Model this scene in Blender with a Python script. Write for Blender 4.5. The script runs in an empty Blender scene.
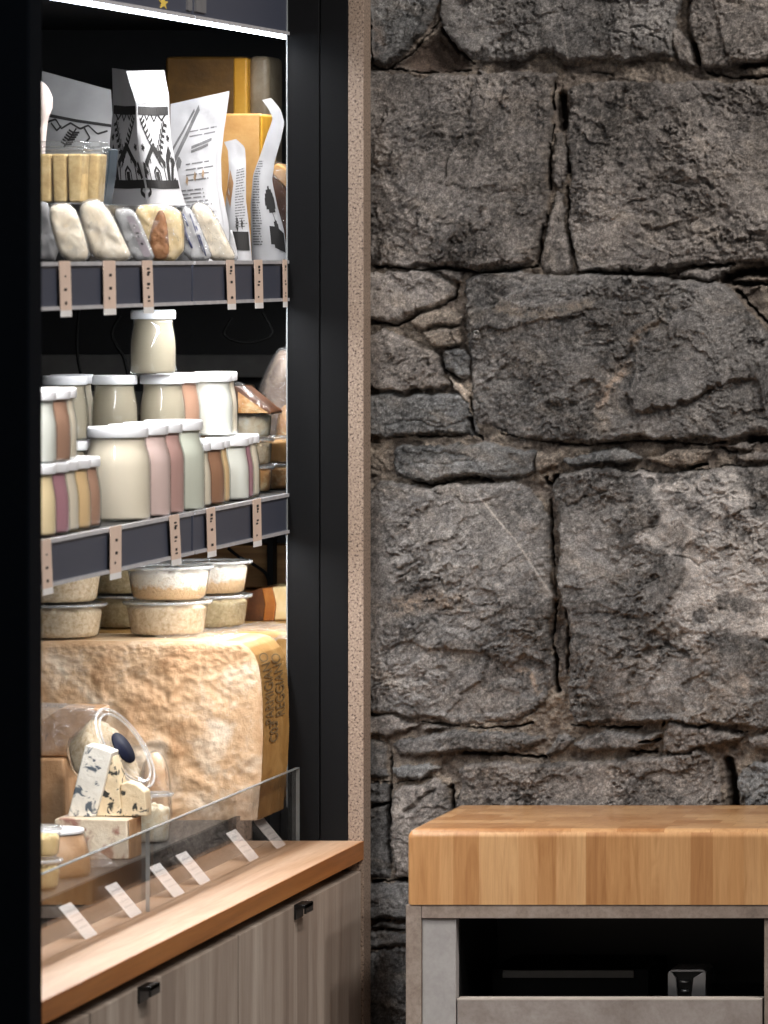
import bpy, bmesh, math, random
import numpy as np
from mathutils import Vector as V, Matrix, noise as mnoise

random.seed(7)
SC = bpy.context.scene
COL = SC.collection
F, CX, CY, CZ = 6000.0, 1540.0, 252.0, 1.5      # focal length (px), optical axis (px), eye height (m)


def P(px, py, d):
    return V(((px - CX) * d / F, d, CZ - (py - CY) * d / F))


def PX(px, d): return (px - CX) * d / F
def PZ(py, d): return CZ - (py - CY) * d / F


# ------------------------------------------------------------------ materials
class NT:
    def __init__(self, name):
        self.m = bpy.data.materials.new(name)
        self.m.use_nodes = True
        self.t = self.m.node_tree
        self.t.nodes.clear()
        self.out = self.n('ShaderNodeOutputMaterial')
        self.tc = self.n('ShaderNodeTexCoord')

    def n(self, typ, **kw):
        nd = self.t.nodes.new(typ)
        for k, v in kw.items():
            setattr(nd, k, v)
        return nd

    def link(self, a, b): self.t.links.new(a, b)

    def mapping(self, scale, rot=(0, 0, 0), src='Object'):
        mp = self.n('ShaderNodeMapping')
        mp.inputs['Scale'].default_value = scale
        mp.inputs['Rotation'].default_value = rot
        self.link(self.tc.outputs[src], mp.inputs['Vector'])
        return mp.outputs['Vector']

    def noise(self, vec, scale, detail=4, rough=.55, dist=0):
        nd = self.n('ShaderNodeTexNoise')
        nd.inputs['Scale'].default_value = scale
        nd.inputs['Detail'].default_value = detail
        nd.inputs['Roughness'].default_value = rough
        nd.inputs['Distortion'].default_value = dist
        self.link(vec, nd.inputs['Vector'])
        return nd.outputs['Fac']

    def ramp(self, fac, stops, interp='LINEAR'):
        r = self.n('ShaderNodeValToRGB')
        cr = r.color_ramp
        cr.interpolation = interp
        while len(cr.elements) < len(stops):
            cr.elements.new(.5)
        for e, (p, c) in zip(cr.elements, stops):
            e.position = p
            e.color = (c[0], c[1], c[2], 1)
        self.link(fac, r.inputs['Fac'])
        return r.outputs['Color']

    def mix(self, a, b, fac, mode='MIX'):
        m = self.n('ShaderNodeMix', data_type='RGBA', blend_type=mode)
        for s, x in ((m.inputs[0], fac), (m.inputs[6], a), (m.inputs[7], b)):
            if isinstance(x, (int, float)): s.default_value = x
            elif isinstance(x, tuple): s.default_value = (x[0], x[1], x[2], 1)
            else: self.link(x, s)
        return m.outputs[2]

    def math(self, op, a, b=0.0, c=None):
        m = self.n('ShaderNodeMath', operation=op)
        for i, x in enumerate((a, b, c)):
            if x is None: continue
            if isinstance(x, (int, float)): m.inputs[i].default_value = x
            else: self.link(x, m.inputs[i])
        return m.outputs[0]

    def bump(self, h, strength, dist=.001):
        b = self.n('ShaderNodeBump')
        b.inputs['Strength'].default_value = strength
        b.inputs['Distance'].default_value = dist
        self.link(h, b.inputs['Height'])
        return b.outputs['Normal']

    def bsdf(self, col, rough=.5, spec=.5, metal=0, normal=None, coat=0, sss=0, sheen=0, emit=None, estr=0):
        b = self.n('ShaderNodeBsdfPrincipled')
        if isinstance(col, tuple): b.inputs['Base Color'].default_value = (col[0], col[1], col[2], 1)
        else: self.link(col, b.inputs['Base Color'])
        if isinstance(rough, (int, float)): b.inputs['Roughness'].default_value = rough
        else: self.link(rough, b.inputs['Roughness'])
        b.inputs['Specular IOR Level'].default_value = spec
        b.inputs['Metallic'].default_value = metal
        b.inputs['Coat Weight'].default_value = coat
        b.inputs['Coat Roughness'].default_value = .05
        if sss:
            b.inputs['Subsurface Weight'].default_value = sss
            b.inputs['Subsurface Radius'].default_value = (.004, .003, .002)
        if normal is not None: self.link(normal, b.inputs['Normal'])
        if emit:
            b.inputs['Emission Color'].default_value = (*emit, 1)
            b.inputs['Emission Strength'].default_value = estr
        self.link(b.outputs[0], self.out.inputs['Surface'])
        return self.m


def lin(r, g, b):
    f = lambda c: (c / 255 / 12.92) if c <= 10 else ((c / 255 + .055) / 1.055) ** 2.4
    return (f(r), f(g), f(b))


def plain(name, col, rough=.5, var=.12, scale=60, bump=0, bscale=200, **kw):
    t = NT(name)
    v = t.mapping((1, 1, 1))
    n = t.noise(v, scale)
    lo = tuple(c * (1 - var) for c in col)
    hi = tuple(min(1, c * (1 + var)) for c in col)
    c = t.ramp(n, [(.3, lo), (.7, hi)])
    nor = None
    if bump:
        nor = t.bump(t.noise(v, bscale, 5), bump)
    return t.bsdf(c, rough, normal=nor, **kw)


def clear(name, tint=(.97, .98, .97), rough=.03, wrinkle=0, wscale=60, haze=0.0, ior=1.5):
    """thin clear glass / plastic: see-through, with true Fresnel reflection on both faces"""
    t = NT(name)
    nor = None
    if wrinkle:
        v = t.mapping((1, 1, 1))
        nor = t.bump(t.noise(v, wscale, 3, .6, .8), wrinkle, .008)
    tr = t.n('ShaderNodeBsdfTransparent')
    tr.inputs[0].default_value = (*tint, 1)
    gl = t.n('ShaderNodeBsdfGlossy')
    gl.inputs['Roughness'].default_value = rough
    geo = t.n('ShaderNodeNewGeometry')
    i = t.math('MULTIPLY_ADD', geo.outputs['Backfacing'], 1 / ior - ior, ior)
    fr = t.n('ShaderNodeFresnel')
    t.link(i, fr.inputs['IOR'])
    if nor is not None:
        t.link(nor, fr.inputs['Normal']); t.link(nor, gl.inputs['Normal'])
    mx = t.n('ShaderNodeMixShader')
    t.link(fr.outputs[0], mx.inputs[0]); t.link(tr.outputs[0], mx.inputs[1]); t.link(gl.outputs[0], mx.inputs[2])
    o = mx.outputs[0]
    if haze:
        df = t.n('ShaderNodeBsdfDiffuse')
        df.inputs[0].default_value = (.9, .9, .9, 1)
        m2 = t.n('ShaderNodeMixShader')
        m2.inputs[0].default_value = haze
        t.link(o, m2.inputs[1]); t.link(df.outputs[0], m2.inputs[2])
        o = m2.outputs[0]
    t.link(o, t.out.inputs['Surface'])
    return t.m


def wood(name, c1, c2, c3, stretch=(18, 1.2, 18), rough=.45, grain=1.0):
    t = NT(name)
    v = t.mapping(stretch)
    n1 = t.noise(v, 2.2, 6, .6, .6)
    n2 = t.noise(v, 14, 5, .7)
    c = t.ramp(n1, [(.3, c1), (.5, c2), (.72, c3)])
    g = t.ramp(n2, [(.35, (.72, .68, .62)), (.6, (1, 1, 1))])
    c = t.mix(c, g, .55 * grain, 'MULTIPLY')
    return t.bsdf(c, rough, normal=t.bump(n2, .25, .0006))


def cheese(name, lo, mid, hi, scale=45, bump=.6, rough=.5, sss=0, spots=None, spot_scale=60, cut=(.60, .66)):
    t = NT(name)
    v = t.mapping((1, 1, 1))
    n = t.noise(v, scale, 6, .62, .4)
    c = t.ramp(n, [(.3, lo), (.5, mid), (.68, hi)])
    if spots:
        m = t.noise(v, spot_scale, 3, .6, .6)
        m = t.ramp(m, [(cut[0], (0, 0, 0)), (cut[1], (1, 1, 1))])
        c = t.mix(c, spots, m)
    return t.bsdf(c, rough, normal=t.bump(t.noise(v, scale * 5, 6, .65), bump, .0015), sss=sss)


M = {}
M['black_metal'] = plain('black_powder_coat', (.0050, .0053, .0062), .6, .1, 300, spec=.12)
M['navy_black'] = plain('near_panel_black', (.0022, .0036, .0062), .6, .1, 200, spec=.05)
M['shelf_metal'] = plain('dark_shelf_metal', (.012, .012, .013), .5)
M['rail'] = plain('ticket_rail_slate', (.060, .068, .098), .38, .06, 400, spec=.4)
M['rail_edge'] = plain('clear_rail_edge', (.55, .55, .58), .2)
M['edge_glint'] = plain('lit_edge', (.30, .33, .34), .25)  # pale colour stands for light caught along the edges
M['tag'] = plain('tag_paper', lin(226, 202, 186), .6, .05)
M['tag_white'] = plain('tag_white_paper', (.85, .84, .83), .6, .03)
M['card'] = plain('price_card_paper', (.92, .88, .86), .6, .03)
M['ink'] = plain('ink', (.018, .017, .017), .7, .1)
M['faint_print'] = plain('faint_print', (.62, .60, .60), .7, .1)
M['ink_grey'] = plain('grey_ink', (.16, .16, .165), .7, .1)
M['ink_brown'] = plain('rind_ink', (.20, .135, .062), .7, .2)
M['black_plastic'] = plain('black_plastic', (.008, .008, .008), .35)
M['cable'] = plain('cable_black', (.006, .006, .006), .6, spec=.1)
M['lid_white'] = plain('white_lid', (.80, .81, .84), .35, .04)
M['glass'] = clear('clear_glass', (.97, .985, .975))
M['guard'] = clear('clear_acrylic', (.985, .985, .985), .005)
M['plastic'] = clear('clear_tub_plastic', (.97, .98, .98), .06, .12, 60, .02)
M['rim'] = clear('milky_rim', (.93, .94, .95), .12, haze=.22)
M['film'] = clear('cling_film', (.98, .98, .98), .12, 1.0, 75, .04)
M['film_heavy'] = clear('vacuum_film', (.97, .97, .97), .16, 1.0, 95, .10)
M['paper'] = plain('white_pouch_paper', (.52, .52, .54), .55, .05, 40, .15, 60)
M['paper_grey'] = plain('grey_pouch_paper', (.34, .34, .345), .55, .08, 40, .15, 60)
M['foil_white'] = plain('translucent_pouch', (.50, .50, .52), .3, .06, 40, .3, 40)
M['led'] = NT('led_strip').bsdf((.9, .95, 1), .5, emit=(.82, .9, 1), estr=14)
M['steel'] = plain('brushed_steel', (.62, .63, .65), .32, .05, metal=1)
M['chrome_dark'] = plain('anchor_steel', (.30, .29, .28), .35, metal=1)
M['deck'] = plain('deck_steel', (.05, .05, .05), .4)
M['star'] = plain('star_sticker', (.85, .62, .12), .5)

# terrazzo end panel
t = NT('speckled_terrazzo')
v = t.mapping((1, 1, 1))
sp = t.noise(v, 420, 2, .6)
c = t.ramp(sp, [(.36, lin(70, 54, 46)), (.44, lin(140, 122, 108)), (.6, lin(154, 136, 121)), (.72, lin(184, 166, 150))])
M['terrazzo'] = t.bsdf(c, .55)

# counter wood, grey laminate, butcher block
M['counter'] = wood('oak_worktop', lin(164, 124, 92), lin(186, 150, 120), lin(202, 172, 146), (22, 1.0, 16), .45)
M['counter_edge'] = wood('oak_worktop_edge', lin(150, 94, 44), lin(170, 108, 54), lin(186, 126, 68), (20, 1.0, 30), .45)  # darker oak, the front edge's shade put into the colour


def laminate(name):
    t = NT(name)
    v = t.mapping((14, 14, 1.1))
    a = t.noise(v, .9, 5, .62, 1.2)
    b = t.noise(v, 14, 6, .75, .4)
    c = t.ramp(a, [(.28, lin(112, 98, 88)), (.48, lin(158, 143, 131)), (.7, lin(192, 180, 168))])
    g = t.ramp(b, [(.3, (.7, .68, .66)), (.62, (1, 1, 1))])
    return t.bsdf(t.mix(c, g, .6, 'MULTIPLY'), .5, normal=t.bump(b, .12, .0005))


M['laminate'] = laminate('grey_wood_laminate')


def concrete(name, lo, mid, hi, sp=.5):
    t = NT(name)
    v = t.mapping((1, 1, 1))
    a = t.noise(v, 26, 7, .68, .4)
    b = t.noise(v, 260, 3, .6)
    c = t.ramp(a, [(.3, lo), (.5, mid), (.7, hi)])
    g = t.ramp(b, [(.32, (.72, .70, .68)), (.6, (1, 1, 1))])
    return t.bsdf(t.mix(c, g, sp, 'MULTIPLY'), .6)


M['con_frame'] = concrete('console_frame_laminate', lin(122, 108, 98), lin(146, 131, 120), lin(162, 148, 137), .8)
M['con_panel'] = concrete('console_panel_laminate', lin(152, 148, 146), lin(166, 162, 160), lin(176, 173, 171), .25)
M['con_drawer'] = concrete('console_drawer_laminate', lin(132, 121, 114), lin(152, 142, 136), lin(168, 160, 155), .4)


def butcher():
    t = NT('maple_butcher_block')
    sep = t.n('ShaderNodeSeparateXYZ')
    t.link(t.tc.outputs['Object'], sep.inputs[0])
    x0, x1 = PX(400, 5.77), PX(840, 5.77)
    w = x1 - x0
    fx = t.math('MULTIPLY_ADD', sep.outputs['X'], 1 / w, .0)     # object origin sits at the left end
    edges = [400, 439, 453, 478, 498, 517, 537, 556, 576, 585, 606, 629, 650, 678, 690, 712, 728, 743, 765, 790, 815]
    tones = [.48, .62, .34, .78, .80, .60, .40, .66, .76, .28, .48, .55, .62, .58, .22, .56, .50, .68, .74, .4, .6]
    a, b, c3 = lin(168, 116, 72), lin(200, 150, 100), lin(222, 180, 132)

    def tone(k):
        if k < .5: return tuple(a[i] + (b[i] - a[i]) * k * 2 for i in range(3))
        return tuple(b[i] + (c3[i] - b[i]) * (k - .5) * 2 for i in range(3))
    front = t.ramp(fx, [((PX(e, 5.77) - x0) / w, tone(k)) for e, k in zip(edges, tones)], 'CONSTANT')
    vec = t.mapping((1, 1, 1))
    br = t.n('ShaderNodeTexBrick')
    br.inputs['Scale'].default_value = 1
    br.inputs['Brick Width'].default_value = .045
    br.inputs['Row Height'].default_value = .030
    br.inputs['Mortar Size'].default_value = .0003
    br.inputs['Color1'].default_value = (*tone(.15), 1)
    br.inputs['Color2'].default_value = (*tone(.85), 1)
    br.inputs['Mortar'].default_value = (*tone(.05), 1)
    br.offset = .37
    t.link(vec, br.inputs['Vector'])
    geo = t.n('ShaderNodeNewGeometry')
    s2 = t.n('ShaderNodeSeparateXYZ')
    t.link(geo.outputs['Normal'], s2.inputs[0])
    up = t.math('GREATER_THAN', s2.outputs['Z'], .6)
    base = t.mix(front, br.outputs['Color'], up)
    g1 = t.noise(t.mapping((300, 300, 14)), 1.0, 6, .7, .5)
    g2 = t.noise(t.mapping((46, 46, 5)), 1.0, 4, .6, 1.8)
    base = t.mix(base, t.ramp(g1, [(.35, (.74, .68, .60)), (.6, (1, 1, 1))]), .55, 'MULTIPLY')
    base = t.mix(base, t.ramp(g2, [(.36, (.72, .62, .52)), (.52, (1, 1, 1))]), .6, 'MULTIPLY')
    return t.bsdf(base, .34, normal=t.bump(g1, .08, .0005), coat=.15)


M['butcher'] = butcher()

# stone: vertex colour tints each stone, with shade painted into the lower left, the mineral grain from noise
t = NT('rough_schist_stone')
att = t.n('ShaderNodeVertexColor', layer_name='mineral')
v = t.mapping((1, 1, 1))
n1 = t.noise(v, 190, 6, .75, .3)
n2 = t.noise(v, 620, 4, .75)
n3 = t.noise(v, 38, 5, .65, .6)
c = t.mix(att.outputs['Color'], t.ramp(n1, [(.3, (.55, .54, .53)), (.5, (1, 1, 1)), (.7, (1.5, 1.46, 1.42))]), .9, 'MULTIPLY')
c = t.mix(c, t.ramp(n2, [(.3, (.5, .5, .5)), (.5, (1, 1, 1)), (.7, (1.6, 1.6, 1.6))]), .9, 'MULTIPLY')
c = t.mix(c, t.ramp(n3, [(.32, (.72, .72, .74)), (.66, (1.16, 1.13, 1.10))]), .8, 'MULTIPLY')
M['stone'] = t.bsdf(c, .68, spec=.35, normal=t.bump(t.math('ADD', n1, n2), .85, .003))

t = NT('floor_tiles')
c = t.ramp(t.noise(t.mapping((1, 1, 1)), 9, 6), [(.3, lin(84, 78, 74)), (.7, lin(108, 102, 98))])
M['floor'] = t.bsdf(c, .5)

# cheeses
M['parm'] = cheese('hard_cheese_cut', lin(190, 144, 102), lin(216, 181, 144), lin(243, 226, 204), 24, 1.0, .55)
M['parm_top'] = cheese('hard_cheese_rind', lin(196, 160, 118), lin(214, 184, 146), lin(228, 204, 170), 40, .3, .5)
M['rind'] = cheese('golden_rind', lin(150, 108, 52), lin(172, 130, 72), lin(186, 146, 88), 30, .3, .55)
M['crumb_white'] = cheese('crumbled_cheese_white', lin(224, 200, 160), lin(240, 226, 200), lin(250, 244, 232), 120, 1, .6)
M['crumb_tan'] = cheese('grated_cheese_tan', lin(192, 162, 122), lin(222, 200, 168), lin(238, 222, 198), 230, 1, .6)
M['crumb_grey'] = cheese('grated_cheese_olive', lin(162, 142, 102), lin(192, 174, 134), lin(210, 194, 158), 230, 1, .6)
t = NT('layered_grated_cheese')
v = t.mapping((1, 1, 1))
sz = t.n('ShaderNodeSeparateXYZ'); t.link(t.tc.outputs['Object'], sz.inputs[0])
hh = t.math('MULTIPLY_ADD', t.noise(v, 130, 5, .6), .022, sz.outputs['Z'])
lay = t.ramp(t.math('MULTIPLY', hh, 22), [(.50, lin(222, 186, 142)), (.60, lin(248, 240, 228))])
spk = t.noise(v, 420, 4, .7)
lay = t.mix(lay, t.ramp(spk, [(.32, (.72, .62, .5)), (.5, (1, 1, 1))]), .7, 'MULTIPLY')
M['crumb_layer'] = t.bsdf(lay, .6, normal=t.bump(spk, 1, .002))
M['biscuit'] = cheese('tan_biscuit', lin(170, 140, 92), lin(194, 166, 116), lin(210, 186, 140), 60, .6, .6)
M['crumb_gold'] = cheese('roasted_crumb', lin(180, 120, 60), lin(214, 160, 100), lin(240, 212, 164), 90, 1, .6)
M['cream'] = cheese('soft_white_cheese', lin(226, 208, 180), lin(238, 226, 204), lin(246, 238, 224), 30, .2, .5)
M['cream_yellow'] = cheese('pale_yellow_cheese', lin(216, 186, 130), lin(230, 204, 150), lin(240, 218, 172), 30, .2, .5)
M['yellow'] = cheese('yellow_cheese', lin(190, 136, 34), lin(208, 152, 48), lin(220, 168, 66), 18, .2, .42)
M['orange'] = cheese('orange_cheese', lin(196, 142, 78), lin(212, 162, 98), lin(224, 180, 120), 20, .25, .42)
M['brownrind'] = cheese('brown_rind', lin(72, 50, 22), lin(104, 74, 32), lin(132, 98, 48), 14, .4, .45)
M['greyrind'] = cheese('grey_rind', lin(92, 80, 62), lin(132, 118, 96), lin(160, 148, 128), 20, .5, .45)
M['amber'] = cheese('amber_rind', lin(132, 74, 26), lin(164, 96, 36), lin(184, 120, 56), 30, .2, .35)
M['rollbrown'] = cheese('brown_roll', lin(92, 74, 60), lin(124, 100, 82), lin(170, 150, 132), 40, .6, .5)
M['waxrind'] = cheese('dark_wax', lin(58, 34, 20), lin(88, 52, 30), lin(116, 74, 42), 30, .3, .3)
M['brownfilling'] = cheese('brown_nuts', lin(110, 72, 46), lin(150, 104, 70), lin(182, 138, 100), 60, .8, .5)
M['blue_white'] = cheese('blue_cheese_white', lin(218, 214, 204), lin(230, 226, 216), lin(240, 238, 230), 40, .5, .5,
                         spots=lin(84, 94, 104), spot_scale=75, cut=(.555, .615))
M['blue_tan'] = cheese('blue_cheese_tan', lin(206, 184, 150), lin(220, 202, 170), lin(232, 218, 192), 40, .6, .5,
                       spots=lin(48, 50, 48), spot_scale=85, cut=(.575, .62))
M['marbled'] = cheese('marbled_cheese', lin(206, 186, 160), lin(226, 210, 186), lin(238, 226, 206), 36, .6, .5,
                      spots=lin(164, 122, 106), spot_scale=50, cut=(.56, .66))
M['tanside'] = cheese('tan_rind_side', lin(140, 104, 70), lin(166, 128, 92), lin(186, 150, 114), 40, .5, .5)
M['crate'] = wood('crate_boards', lin(120, 84, 46), lin(150, 110, 64), lin(176, 136, 84), (1.5, 1.5, 26), .6)


def cont(name, r, g, b):
    M[name] = plain(name, lin(r, g, b), .28, .03, 30, spec=.4, coat=.35)


cont('yog_cream', 222, 210, 192); cont('yog_white', 220, 220, 214); cont('yog_olive', 160, 150, 133)
cont('yog_green', 204, 206, 194); cont('yog_pink', 218, 192, 188); cont('yog_mauve', 190, 152, 146)
cont('yog_purple', 176, 128, 140); cont('yog_brown', 172, 134, 114); cont('yog_yellow', 230, 208, 168)
cont('yog_tan', 224, 190, 144); cont('yog_cocoa', 152, 112, 88)


# ------------------------------------------------------------------ objects
def setp(o, label=None, cat=None, group=None, kind=None):
    if label: o['label'] = label
    if cat: o['category'] = cat
    if group: o['group'] = group
    if kind: o['kind'] = kind
    return o


def wloc(o):
    p = V((0, 0, 0))
    while o is not None:
        p = p + V(o.location); o = o.parent
    return p


def thing(name, label, cat, loc, group=None, rz=0):
    o = bpy.data.objects.new(name, None)
    o.empty_display_size = .02
    COL.objects.link(o)
    o.location = loc
    o.rotation_euler[2] = rz
    return setp(o, label, cat, group)


class MB:
    def __init__(self):
        self.v, self.f, self.mi, self.sm = [], [], [], []

    def add(self, vs, fs, mi=0, smooth=False):
        o = len(self.v)
        self.v += [tuple(p) for p in vs]
        for f in fs:
            self.f.append([i + o for i in f]); self.mi.append(mi); self.sm.append(smooth)
        return self

    def box(self, x0, x1, y0, y1, z0, z1, mi=0, mat=None):
        vs = [V((x, y, z)) for z in (z0, z1) for y in (y0, y1) for x in (x0, x1)]
        if mat: vs = [mat @ p for p in vs]
        return self.add(vs, [(0, 2, 3, 1), (4, 5, 7, 6), (0, 1, 5, 4), (2, 6, 7, 3), (0, 4, 6, 2), (1, 3, 7, 5)], mi)

    def lathe(self, prof, n=28, mat=None, mi=0, smooth=True, jitter=None):
        vs, fs = [], []
        k = len(prof)
        for i in range(n):
            a = 2 * math.pi * i / n
            for j, (r, z) in enumerate(prof):
                p = V((r * math.cos(a), r * math.sin(a), z))
                if jitter: p = jitter(p, j)
                vs.append(mat @ p if mat else p)
        for i in range(n):
            for j in range(k - 1):
                a, b = i * k + j, ((i + 1) % n) * k + j
                if prof[j][0] < 1e-7 and prof[j + 1][0] < 1e-7: continue
                if prof[j][0] < 1e-7: fs.append((a, b + 1, a + 1))
                elif prof[j + 1][0] < 1e-7: fs.append((a, b, a + 1))
                else: fs.append((a, b, b + 1, a + 1))
        return self.add(vs, fs, mi, smooth)

    def prism(self, poly, y0, y1, mi=0, dy=None):
        """polygon in x,z pushed from y0 (front) to y1"""
        n = len(poly)
        vs = [V((x, y0, z)) for x, z in poly] + [V((x, y1, z)) for x, z in poly]
        fs = [tuple(range(n)), tuple(range(2 * n - 1, n - 1, -1))]
        fs += [(i, i + n, (i + 1) % n + n, (i + 1) % n) for i in range(n)]
        return self.add(vs, fs, mi)

    def tube(self, pts, r, n=8, mi=0):
        pts = [V(p) for p in pts]
        vs, fs = [], []
        for i, p in enumerate(pts):
            d = (pts[min(i + 1, len(pts) - 1)] - pts[max(i - 1, 0)]).normalized()
            a = d.orthogonal().normalized()
            if i and abs(a.dot(pa)) < .2: pass
            if i:
                a = (pa - d * pa.dot(d)).normalized()
            pa = a
            b = d.cross(a)
            for k in range(n):
                t_ = 2 * math.pi * k / n
                vs.append(p + a * (r * math.cos(t_)) + b * (r * math.sin(t_)))
        for i in range(len(pts) - 1):
            for k in range(n):
                fs.append((i * n + k, i * n + (k + 1) % n, (i + 1) * n + (k + 1) % n, (i + 1) * n + k))
        fs.append(tuple(range(n - 1, -1, -1)))
        fs.append(tuple((len(pts) - 1) * n + k for k in range(n)))
        return self.add(vs, fs, mi, True)

    def grid(self, fn, nu, nv, mi=0, smooth=True, flip=False):
        vs = [fn(i / nu, j / nv) for j in range(nv + 1) for i in range(nu + 1)]
        fs = []
        for j in range(nv):
            for i in range(nu):
                a = j * (nu + 1) + i
                q = (a, a + 1, a + nu + 2, a + nu + 1)
                fs.append(q[::-1] if flip else q)
        return self.add(vs, fs, mi, smooth)

    def build(self, name, mats, parent=None, bevel=0, seg=2, recalc=True, label=None, merge=0):
        me = bpy.data.meshes.new(name)
        o = bpy.data.objects.new(name, me)
        off = wloc(parent) if parent is not None else V((0, 0, 0))
        me.from_pydata([V(p) - off for p in self.v], [], self.f)
        if not isinstance(mats, (list, tuple)): mats = [mats]
        for m in mats: me.materials.append(m)
        me.polygons.foreach_set('material_index', self.mi)
        me.polygons.foreach_set('use_smooth', self.sm)
        if recalc or merge:
            bm = bmesh.new(); bm.from_mesh(me)
            if merge: bmesh.ops.remove_doubles(bm, verts=bm.verts, dist=merge)
            if recalc: bmesh.ops.recalc_face_normals(bm, faces=bm.faces)
            bm.to_mesh(me); bm.free()
        COL.objects.link(o)
        if parent is not None: o.parent = parent
        if bevel:
            b = o.modifiers.new('bevel', 'BEVEL')
            b.width = bevel; b.segments = seg; b.limit_method = 'ANGLE'; b.angle_limit = math.radians(35)
            b.harden_normals = False
            for p in me.polygons: p.use_smooth = True
            w = o.modifiers.new('wn', 'WEIGHTED_NORMAL'); w.keep_sharp = False
        if label: o['label'] = label
        return o


def origin(o, loc):
    """move a top-level mesh's origin to loc without moving the mesh"""
    loc = V(loc)
    o.data.transform(Matrix.Translation(-loc)); o.location = loc
    return o


def dup(root, loc, label=None, group=None, rz=None, mats=None):
    r = root.copy(); COL.objects.link(r); r.location = loc
    if rz is not None: r.rotation_euler[2] = rz
    if label: r['label'] = label
    if group: r['group'] = group
    for ch in root.children:
        c = ch.copy(); COL.objects.link(c); c.parent = r
        for g in ch.children:
            d = g.copy(); COL.objects.link(d); d.parent = c
    if mats: recolour(r, mats)
    return r


def recolour(r, mats):
    for c in r.children:
        k = c.name.split('.')[0]
        if k in mats:
            c.material_slots[0].link = 'OBJECT'
            c.material_slots[0].material = mats[k]


def nz(p, s, seed=0.0):
    return mnoise.noise(V(p) * s + V((seed, seed * 1.7, seed * .3)))


def fb(p, s, seed=0.0, octv=4):
    a, t_, q = 1.0, 0.0, V(p) * s + V((seed, seed * 1.7, -seed))
    for _ in range(octv):
        t_ += a * mnoise.noise(q); q = q * 2.03; a *= .5
    return t_


def resample(pts, k):
    pts = [V((p[0], p[1])) for p in pts]
    L = [0]
    for a, b in zip(pts, pts[1:]): L.append(L[-1] + (b - a).length)
    out = []
    for i in range(k):
        s = L[-1] * i / (k - 1)
        j = 0
        while j < len(pts) - 2 and L[j + 1] < s: j += 1
        f = (s - L[j]) / max(1e-9, L[j + 1] - L[j])
        out.append(pts[j].lerp(pts[j + 1], min(1, max(0, f))))
    return out


def smooth_closed(pts, k=2):
    for _ in range(k):
        q = []
        for i in range(len(pts)):
            a, b = V(pts[i]), V(pts[(i + 1) % len(pts)])
            q += [a * .75 + b * .25, a * .25 + b * .75]
        pts = q
    return pts


def puff(mb, poly, d, T, wr=.0012, ws=60, seed=0, smooth_k=2, lean=0, flat=5, mi=0, npt=56):
    """filled packet: outline in px at distance d, half-thickness T (m); crumples follow wr, ws"""
    pts = smooth_closed([V((p[0], p[1])) for p in poly], smooth_k) if smooth_k else [V(p) for p in poly]
    pts = resample(list(pts) + [pts[0]], npt + 1)[:-1]
    c = sum(pts, V((0, 0))) / len(pts)
    ymax = max(p.y for p in pts)
    n = len(pts)
    rings = [1, .985, .955, .91, .85, .77, .68, .58, .47, .36, .24, .12]
    vs, fs = [], []

    def mk(s, side):
        r = []
        for p in pts:
            q = c + (p - c) * s
            h = T * math.sqrt(max(0, 1 - s ** flat)) * side
            w = P(q.x, q.y, d)
            k = fb(w, ws, seed, 3) + .7 * (1 - 2 * abs(mnoise.noise(w * ws * 1.3 + V((seed, 3, 1)))))
            h += wr * k * (1 - s ** 8) * side
            dd = d - h + lean * (ymax - q.y) * d / F
            r.append(P(q.x, q.y, dd))
        return r
    seq = [mk(s, 1) for s in reversed(rings)] + [mk(s, -1) for s in rings[1:]]
    for r in seq: vs += r
    m = len(seq)
    for k in range(m - 1):
        for i in range(n):
            j = (i + 1) % n
            fs.append((k * n + i, k * n + j, (k + 1) * n + j, (k + 1) * n + i))
    for k, rev in ((0, True), (m - 1, False)):
        cc = sum((V(v) for v in seq[k]), V((0, 0, 0))) / n
        vs.append(cc)
        ci = len(vs) - 1
        for i in range(n):
            j = (i + 1) % n
            fs.append((ci, k * n + j, k * n + i) if rev else (ci, k * n + i, k * n + j))
    return mb.add(vs, fs, mi, True)


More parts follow.
